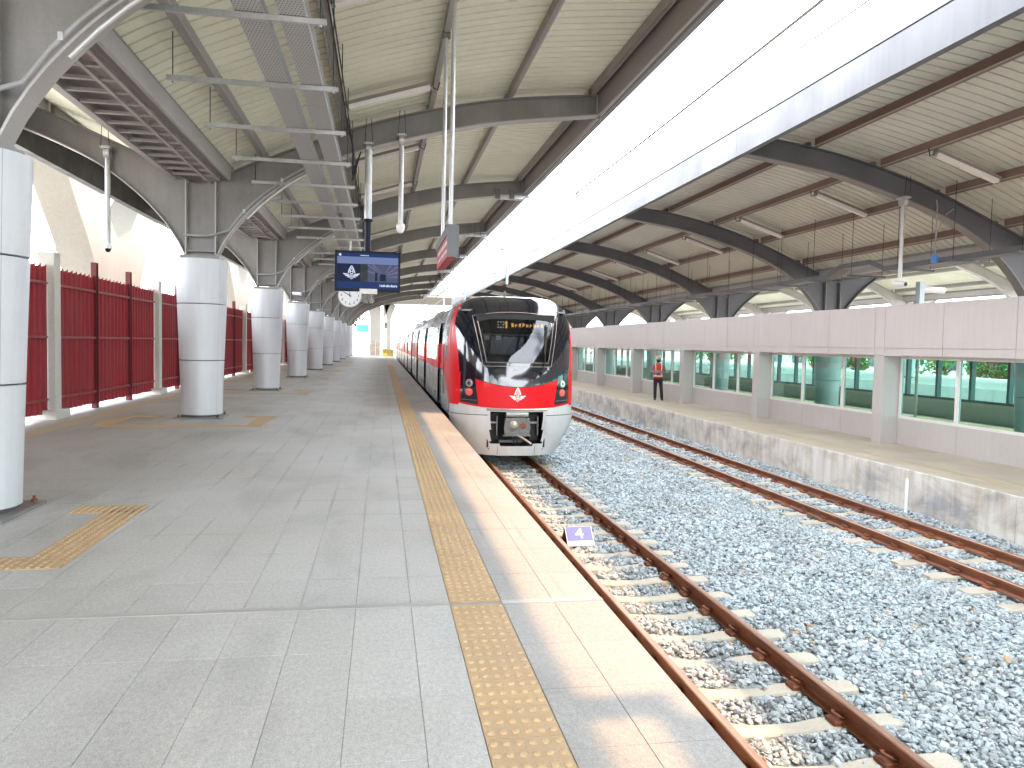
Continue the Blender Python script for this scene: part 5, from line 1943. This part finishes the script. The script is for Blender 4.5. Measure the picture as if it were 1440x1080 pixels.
for k, cy in enumerate(COLY[6:12:2]):
    lab = 'overhead line bracket clamped to a roof rib with a drop tube and insulator'
    t = thing('catenary_bracket', lab, 'bracket', (4.2, cy, 6.2), 'overhead line brackets along the roof edge')
    zz = zbot(7.2) - .03
    MB().box(3.45, 4.35, cy - .12, cy + .12, zz - .10, zz - .02).build('clamp_beam', 'galvanised', t)
    for xx in (3.6, 3.85, 4.1):
        MB().tube((xx, cy - .14, zz - .1), (xx, cy - .14, zz + .45), .012, n=6).build('clamp_bolt', 'iron', t)
    MB().sweep([(4.1, cy, zz - .06), (5.15, cy, zz - .62), (5.28, cy, zz - .75), (5.3, cy, zz - 1.0)], .06, 8).build('arm', 'bracket_blue', t, smooth=True)
    MB().tube((5.3, cy, zz - .95), (5.3, cy, 4.15), .065, n=10).build('drop_tube', 'bracket_blue', t, smooth=True)
    MB().sweep([(5.3, cy, 4.62), (4.6, cy, 4.62)], .03, 8).build('stay', 'galvanised', t, smooth=True)
    ins = MB()
    for i in range(9):
        ins.tube((4.55 - i * .06, cy, 4.62), (4.52 - i * .06, cy, 4.62), .055, n=12)
    ins.tube((4.0, cy, 4.62), (4.62, cy, 4.62), .025, n=8).build('insulator', 'frame_white', t, smooth=True)
    MB().sweep([(4.0, cy, 4.62), (2.5, cy, 4.66)], .022, 8).build('registration_tube', 'galvanised', t, smooth=True)
    MB().sweep([(2.5, cy, 4.66), (2.5, cy, 4.3), (2.95, cy, 4.07)], .013, 6).build('steady_arm', 'galvanised', t, smooth=True)
    MB().tube((3.0, cy, 4.66), (3.0, cy, 4.82), .016, n=6).build('wire_clamp', 'iron', t)

for cy in COLY[5:12:2] + [COLY[2]]:
    t = thing('feeder_bracket', 'pale arm reaching up from the roof edge to hold the feeder wire', 'bracket', (4.0, cy, 6.3), 'feeder wire brackets along the roof edge')
    MB().box(3.45, 4.45, cy - .11, cy + .11, 6.16, 6.28).build('clamp_beam', 'galvanised', t)
    for xx in (3.55, 4.0):
        MB().box(xx - .08, xx + .08, cy - .15, cy - .13, 6.14, 6.45).build('clamp_plate', 'iron', t)
    MB().sweep([(4.3, cy, 6.22), (4.75, cy, 6.3), (5.35, cy, 7.36), (5.55, cy, 7.42), (6.2, cy, 7.43)], .05, 8).build('arm', 'bracket_blue', t, smooth=True)
    ins = MB().tube((6.15, cy, 6.1), (6.15, cy, 7.4), .018, n=8)
    for i in range(10):
        ins.tube((6.15, cy, 6.3 + i * .06), (6.15, cy, 6.33 + i * .06), .05, n=10)
    ins.build('insulator', 'frame_white', t, smooth=True)

t = thing('added_shadow_frame', 'added steel frame out of view by the roof edge, shaping the angled shadow on the paving', 'bracket', (4.9, 2.9, 6.4))  # added out of view, shaped only to cast the angled platform shadow
MB().box(4.55, 5.05, 3.20, 3.42, 6.42, 6.54).build('cross_arm', 'galvanised', t)
MB().box(4.97, 5.20, 1.5, 3.20, 6.42, 6.54).build('side_arm', 'galvanised', t)

# ---- number board lying between the rails
bd = thing('stopping_marker', 'small blue and white stopping board numbered 4 lying between the rails', 'marker', (2.82, 10.7, -1.28))
bz0, bz1 = -1.235, -1.02
P0, P1, P2, P3 = Vector((2.60, 10.30, bz0)), Vector((2.99, 10.32, bz0)), Vector((2.99, 10.55, bz1)), Vector((2.60, 10.53, bz1))
nb = (P1 - P0).cross(P3 - P0).normalized()
MB().add([P0, P1, P2, P3] + [q - nb * .02 for q in (P0, P1, P2, P3)], [(0, 1, 2, 3), (7, 6, 5, 4), (0, 4, 5, 1), (1, 5, 6, 2), (2, 6, 7, 3), (3, 7, 4, 0)]).build('board', 'white_paint', bd)
def lerp4(u, v, off):
    a = P0 + (P1 - P0) * u; c = P3 + (P2 - P3) * u
    return a + (c - a) * v + nb * off
MB().add([lerp4(.02, .24, .002), lerp4(.98, .24, .002), lerp4(.98, .985, .002), lerp4(.02, .985, .002)], [(0, 1, 2, 3)]).build('blue_field', 'sign_blue', bd, fixn=False)
me4 = text_mesh('4', .24, .001)
me4.materials.clear(); me4.materials.append(MATS['white_paint'])
ex, ey = (P1 - P0).normalized(), (P3 - P0).normalized()
mat4 = Matrix((ex, ey, nb)).transposed().to_4x4()
o4 = link('numeral', me4, bd, loc=lerp4(.5, .60, .004) - bd.location)
o4.rotation_euler = mat4.to_euler()
o4.scale = (1.1, 1.0, 1)
for u in (.28, .74):
    q = lerp4(u, .6, .003)
    MB().tube(q, q + nb * .004, .012, n=8).build('screw', 'iron', bd)
MB().add([P2, P3, Vector((2.60, 10.75, -1.30)), Vector((2.99, 10.77, -1.30))], [(0, 1, 2, 3)]).add([P3, P0, Vector((2.60, 10.4, -1.29)), Vector((2.60, 10.74, -1.30))], [(0, 1, 2, 3)]).build('prop', 'matt_black', bd, fixn=False)

# ================================================================ PERSON on the low platform
def remesh(o, vox, smooth_it=6):
    m_ = o.modifiers.new('remesh', 'REMESH')
    m_.mode = 'VOXEL'
    m_.voxel_size = vox
    m_.use_smooth_shade = True
    s_ = o.modifiers.new('smooth', 'SMOOTH')
    s_.factor = 0.5
    s_.iterations = smooth_it
    return o


def limb(mb, pts, rs, n=12):
    mb.sweep(pts, rs, n)
    for q, r in zip(pts, rs):
        mb.lathe([(r * math.cos(t), r * math.sin(t)) for t in np.linspace(-1.5, 1.5, 7)], n, q)


PXp, PYp = 10.95, 29.4
per = thing('person', 'guard in orange vest, white helmet and dark trousers standing with folded arms', 'person', (PXp, PYp, LOWZ))
per.rotation_euler = (0, 0, R(-14))
def pbuild(mb, name, mat, parent=per, vox=None):
    me_ = mb.mesh(name, mat, True)
    o_ = link(name, me_, parent, loc=(0, 0, 0))
    if vox:
        remesh(o_, vox)
    return o_
# figure faces -y; x to its left hand
def torso_ring(mb, st, n=18):
    vs, fs = [], []
    for z, rx, ry, cx, cy in st:
        for i in range(n):
            t = 2 * math.pi * i / n
            vs.append((cx + rx * math.copysign(abs(math.cos(t)) ** .8, math.cos(t)), cy + ry * math.copysign(abs(math.sin(t)) ** .8, math.sin(t)), z))
    for j in range(len(st) - 1):
        for i in range(n):
            fs.append((j * n + i, j * n + (i + 1) % n, (j + 1) * n + (i + 1) % n, (j + 1) * n + i))
    fs += [tuple(range(n - 1, -1, -1)), tuple(range((len(st) - 1) * n, len(st) * n))]
    mb.add(vs, fs)
# body: one continuous figure
b_ = MB()
limb(b_, [(-.10, .0, .06), (-.105, 0, .46), (-.09, 0, .86)], [.045, .055, .075])
limb(b_, [(.17, -.02, .06), (.135, -.01, .46), (.09, 0, .86)], [.045, .055, .075])
torso_ring(b_, [(.80, .14, .10, 0, 0), (.95, .155, .105, 0, 0), (1.1, .15, .1, 0, 0), (1.3, .185, .11, 0, 0), (1.42, .17, .09, 0, .005), (1.48, .07, .06, 0, 0)])
limb(b_, [(0, 0, 1.44), (0, -.02, 1.55)], [.055, .05])
b_.lathe([(.03, -.12), (.065, -.09), (.082, -.03), (.088, .04), (.075, .09), (.03, .12)], 16, (0, -.035, 1.64))
b_.lathe([(.004, -.02), (.016, -.01), (.012, .01), (.004, .02)], 8, (0, -.127, 1.63))       # nose
limb(b_, [(-.20, .01, 1.38), (-.255, -.02, 1.14), (-.10, -.17, 1.10), (.06, -.2, 1.13)], [.055, .047, .042, .03])
limb(b_, [(.20, .01, 1.38), (.255, -.02, 1.13), (.10, -.17, 1.15), (-.06, -.2, 1.18)], [.055, .047, .042, .03])
for s in (-1, 1):
    for k in range(4):
        limb(b_, [(s * .06, -.2, 1.125 + .05 * (s < 0) + .018 * k - .02), (s * .13, -.205, 1.12 + .05 * (s < 0) + .018 * k - .02), (s * .15, -.17, 1.115 + .05 * (s < 0) + .018 * k - .02)], [.011, .010, .008], 8)
    limb(b_, [(s * .04, -.19, 1.16), (s * .09, -.215, 1.19)], [.012, .009], 8)
    b_.lathe([(.006, -.025), (.016, 0), (.006, .025)], 8, (s * .088, -.03, 1.63))
pbuild(b_, 'body', 'skin', vox=.012)
# clothing over it
q = MB()
limb(q, [(-.10, .0, .10), (-.105, .0, .47), (-.092, 0, .86)], [.062, .072, .098])
limb(q, [(.17, -.02, .10), (.138, -.01, .47), (.092, 0, .86)], [.062, .072, .098])
torso_ring(q, [(.80, .165, .125, 0, 0), (.92, .175, .125, 0, 0), (1.02, .165, .115, 0, 0)])
pbuild(q, 'trousers', 'cloth_black', vox=.016)
q = MB()
torso_ring(q, [(1.0, .168, .118, 0, 0), (1.1, .165, .115, 0, 0), (1.3, .20, .125, 0, 0), (1.40, .19, .105, 0, .005), (1.46, .11, .08, 0, 0), (1.50, .07, .065, 0, 0)])
limb(q, [(-.20, .01, 1.38), (-.262, -.02, 1.14), (-.12, -.165, 1.10), (-.0, -.195, 1.12)], [.07, .06, .052, .042])
limb(q, [(.20, .01, 1.38), (.262, -.02, 1.13), (.12, -.165, 1.15), (.0, -.195, 1.17)], [.07, .06, .052, .042])
pbuild(q, 'shirt', 'cloth_grey', vox=.016)
q = MB()
torso_ring(q, [(.90, .19, .14, 0, 0), (.905, .195, .146, 0, 0), (1.02, .188, .14, 0, 0), (1.12, .185, .138, 0, 0), (1.3, .212, .142, 0, 0), (1.40, .195, .12, 0, .005), (1.445, .12, .09, 0, 0), (1.45, .10, .075, 0, 0)])
v_ = pbuild(q, 'vest', 'vest_orange')
q = MB()
torso_ring(q, [(.96, .194, .145, 0, 0), (1.0, .192, .143, 0, 0)])
pbuild(q, 'belt_band', 'vest_band', v_)
for s in (-1, 1):
    q = MB()
    q.sweep([(s * .11, -.148, 1.0), (s * .115, -.15, 1.2), (s * .12, -.135, 1.36), (s * .12, -.05, 1.45)], .018, 6)
    pbuild(q, 'shoulder_band', 'vest_band', v_)
q = MB()
limb(q, [(-.10, .03, .05), (-.13, -.13, .04)], [.05, .04])
limb(q, [(-.10, .02, .07), (-.10, .0, .16)], [.055, .06])
pbuild(q, 'shoe', 'matt_black', vox=.014)
q = MB()
limb(q, [(.17, .02, .05), (.185, -.15, .04)], [.05, .04])
limb(q, [(.17, .0, .07), (.17, -.02, .16)], [.055, .06])
pbuild(q, 'shoe', 'matt_black', vox=.014)
q = MB()
q.lathe([(.112, .0), (.112, .03), (.10, .08), (.07, .115), (.02, .13)], 18, (0, -.03, 1.675))
q.add([(-.09, -.10, 1.68), (.09, -.10, 1.68), (.07, -.19, 1.668), (-.07, -.19, 1.668), (-.09, -.10, 1.692), (.09, -.10, 1.692), (.07, -.19, 1.678), (-.07, -.19, 1.678)],
      [(0, 1, 2, 3), (4, 7, 6, 5), (0, 4, 5, 1), (1, 5, 6, 2), (2, 6, 7, 3), (3, 7, 4, 0)])
pbuild(q, 'helmet', 'cap_white')
q = MB()
q.lathe([(.055, -.06), (.078, -.04), (.088, .0), (.090, .015)], 16, (0, -.045, 1.595))
pbuild(q, 'face_mask', 'matt_black')
for s in (-1, 1):
    q = MB().lathe([(.002, -.008), (.009, 0), (.002, .008)], 8, (s * .032, -.118, 1.652))
    pbuild(q, 'eye', 'matt_black')

# ================================================================ BEYOND THE STATION
def tree(x, y, z, h, r, label, leaf='leaf', n=2600, group=None, trunk=.16):
    t = thing('leafy_tree', label, 'tree', (x, y, z), group)
    tr_ = MB().sweep([(x, y, z - .1), (x + .1, y, z + h * .25), (x - .05, y + .1, z + h * .45), (x + .05, y, z + h * .7)], [trunk, trunk * .8, trunk * .6, trunk * .25], 8)
    clumps = []
    for i in range(16):
        a, e = random.uniform(0, 6.28), random.uniform(-.5, 1.3)
        rr = r * random.uniform(.45, .95)
        c_ = Vector((x + rr * math.cos(a) * math.cos(e), y + rr * math.sin(a) * math.cos(e), z + h * .62 + rr * .8 * math.sin(e)))
        clumps.append((c_, r * random.uniform(.28, .5)))
        tr_.sweep([(x, y, z + h * random.uniform(.3, .5)), tuple((c_ + Vector((x, y, z + h * .45))) / 2 + Vector((0, 0, .1))), tuple(c_)], [trunk * .3, trunk * .18, trunk * .06], 5)
    tr_.build('trunk', 'bark', t, smooth=True, fixn=False)
    k = np.array([random.randrange(16) for _ in range(n)])
    C_ = np.array([tuple(c) for c, _ in clumps])[k]
    Rr = np.array([q for _, q in clumps])[k]
    d = rng.normal(size=(n, 3)); d /= np.linalg.norm(d, axis=1)[:, None]
    P_ = C_ + d * (Rr * rng.uniform(.35, 1.05, n) )[:, None]
    u = rng.normal(size=(n, 3)); u /= np.linalg.norm(u, axis=1)[:, None]
    w = np.cross(u, rng.normal(size=(n, 3))); w /= np.linalg.norm(w, axis=1)[:, None]
    sz = rng.uniform(.06, .13, n)[:, None] * (r / 2.2)
    vs = np.stack([P_ - u * sz * 1.5, P_ + w * sz * .7, P_ + u * sz * 1.5, P_ - w * sz * .7], 1).reshape(-1, 3)
    me_ = bpy.data.meshes.new('crown')
    me_.from_pydata([tuple(q) for q in vs], [], [(4 * i, 4 * i + 1, 4 * i + 2, 4 * i + 3) for i in range(n)])
    me_.materials.append(MATS[leaf])
    link('crown', me_, t)
    return t


wt = [(43, 33, 4.6, 2.4), (46, 41, 5.2, 2.8), (44, 49, 4.4, 2.2), (47, 58, 5.6, 3.0), (44, 68, 5.0, 2.6), (48, 80, 6, 3.0), (45, 95, 6, 3.1), (50, 112, 6.5, 3.4)]
for i, (x, y, h, r) in enumerate(wt):
    tree(x, y, -1.75, h * .85, r * .95, 'green tree standing beyond the farther platform, seen through the tinted windows', 'leaf_light' if i % 2 else 'leaf', 2200, 'trees beyond the farther platform')
tree(-7.5, 112, -1.75, 9.5, 4.2, 'pale green tree past the platform end by the teal board', 'leaf_light', 3200)
tree(-13, 104, -1.75, 8.0, 3.6, 'darker green tree under the viaduct past the platform end', 'leaf', 2800)
tree(-16, 124, -1.75, 9.0, 4.2, 'broad tree far behind the barriers at the platform end', 'leaf', 2800)
tree(24, 128, -1.75, 8.0, 3.6, 'distant tree framed by the arches beyond the dark canopy', 'leaf_light', 2400)

# white building behind the trees
bl = thing('building', 'long low white building behind the trees beyond the farther platform', 'building', (62, 60, -1.75))
MB().box(60, 66, 15, 120, -1.75, 6.2).build('wall', 'building_white', bl)
MB().box(59.6, 66.4, 14.6, 120.4, 6.2, 6.6).build('roof', 'concrete_pale', bl)
for k in range(17):
    for z in (-.3, 2.6):
        y0 = 18 + 6 * k
        f_ = MB().box(59.94, 60.0, y0, y0 + 3.4, z, z + 1.8).build('window', 'frame_white', bl)
        MB().box(59.92, 59.945, y0 + .12, y0 + 1.64, z + .12, z + 1.68).build('pane', 'building_pane', f_)
        MB().box(59.92, 59.945, y0 + 1.76, y0 + 3.28, z + .12, z + 1.68).build('pane', 'building_pane', f_)

# track and ballast strip between the low and the farther platform
tag(MB().grid(lambda u, v: (18.6 + 6.9 * u, -5 + 120 * v, -1.34 + .02 * math.sin(40 * v + 9 * u)), 10, 60).build('farther_trackbed', 'ballast_bed', fixn=False), kind='structure')
t = thing('railway_track', 'railway track lying beyond the wall, between the two farther platforms', 'railway track', (22.5, 40, SLZ))
for sx in (-.535, .535):
    make_rail(22.5 + sx, -4, 114).build('rail', ['rail_rust', 'rail_head'], t)
far = MB()
for i in range(150):
    y = -3 + i * .6
    far.add([(22.5 + a, c + y, z + SLZ) for a, c, z in sl_mb.v], sl_mb.f)
tag(far.build('far_sleepers', 'sleeper', t, fixn=False), kind='stuff')

# crossing viaduct at the far end
cv = thing('crossing_viaduct', 'pale concrete bridge crossing the line on square piers past the platform end', 'bridge', (0, 104, -1.75))
MB().prism([(101, 6.6), (108, 6.6), (109.5, 7.4), (109.5, 8.8), (99.5, 8.8), (99.5, 7.4)], 'x', -9.5, 40).build('deck', 'concrete_viaduct', cv)
for x0, x1 in ((-1.55, .30), (.62, 1.15), (10.5, 12.4), (24, 26)):
    MB().prism([(x0, -1.75), (x1, -1.75), (x1, 4.6), (x1 + .8, 6.7), (x0 - .4, 6.7), (x0, 4.6)], 'y', 102.5, 104.5).build('pier', 'concrete_viaduct', cv)
t = thing('lamp_post', 'slim white post between the bridge piers at the platform end', 'post', (-.02, 90, -1.0))
MB().tube((-.02, 90, -1.75), (-.02, 90, 6.2), .13, n=10).build('shaft', 'white_paint', t, smooth=True)
MB().lathe([(.2, -1.6), (.2, .25), (.14, .3)], 10, (-.02, 90, 0)).build('base', 'concrete_pale', t)

# barriers closing the platform end
bar = None
for i in range(4):
    x0 = -4.3 + 1.05 * i
    t = thing('barrier', 'orange and white lattice barrier closing off the platform end', 'barrier', (x0, 84.6, 0), 'barriers at the platform end')
    for z in (.12, .62, 1.12, 1.55):
        MB().box(x0, x0 + .98, 84.58, 84.62, z, z + .055).build('rail', 'barrier_orange' if z != 1.55 else 'white_paint', t)
    for k in range(5):
        MB().box(x0 + .24 * k, x0 + .24 * k + .035, 84.575, 84.625, 0, 1.6).build('upright', 'barrier_orange' if k % 2 else 'white_paint', t)
for i in range(2):
    x0 = .1 + .62 * i
    t = thing('plastic_barrier', 'low yellow water barrier beside the slim white post', 'barrier', (x0, 85, 0), 'yellow barriers at the platform end')
    MB().prism([(84.7, 0), (85.3, 0), (85.1, .35), (85.08, .75), (84.92, .75), (84.9, .35)], 'x', x0, x0 + .56).build('body', 'barrier_yellow', t)
    MB().box(x0 + .1, x0 + .46, 84.86, 85.14, .76, .80).build('cap', 'white_paint', t)
t = thing('teal_sign', 'teal board on a post beyond the barriers', 'sign', (-2.2, 95, -1.75))
MB().bev(-3.0, -1.55, 94.95, 95.0, 2.7, 3.6, .01).build('board', 'teal_board', t)
for xx in (-2.8, -1.75):
    MB().tube((xx, 95.05, -1.75), (xx, 95.05, 3.5), .05, n=8).build('post', 'steel_light', t)
t = thing('railway_signal', 'black signal head on a post past the platform end', 'signal', (.42, 88, -1.7))
MB().tube((.42, 88, -1.75), (.42, 88, 3.4), .06, n=8).build('post', 'steel_light', t, smooth=True)
MB().bev(.30, .54, 87.9, 88.1, 3.1, 3.75, .02).build('head', 'matt_black', t)
for z in (3.28, 3.55):
    MB().tube((.42, 87.9, z), (.42, 87.84, z), .08, n=12).build('lens', 'gloss_black', t, smooth=True)

# far portals of the overhead line past the canopies
for k, yy in enumerate((96, 118, 140)):
    t = thing('portal_mast', 'pale lattice mast of the overhead line past the platform end', 'mast', (6.0, yy, -1.75), 'overhead line masts past the platforms')
    for xx in (5.3, 10.8):
        MB().box(xx - .12, xx + .12, yy - .12, yy + .12, -1.75, 6.3).build('mast', 'bracket_blue', t)
    MB().box(1.5, 10.8, yy - .06, yy + .06, 5.6, 5.72).build('beam', 'bracket_blue', t)
    MB().box(1.5, 10.8, yy - .06, yy + .06, 6.1, 6.22).build('beam', 'bracket_blue', t)
    for i in range(12):
        a = 1.5 + i * .775
        MB().tube((a, yy, 5.66 if i % 2 else 6.16), (a + .775, yy, 6.16 if i % 2 else 5.66), .03, n=6).build('brace', 'bracket_blue', t)
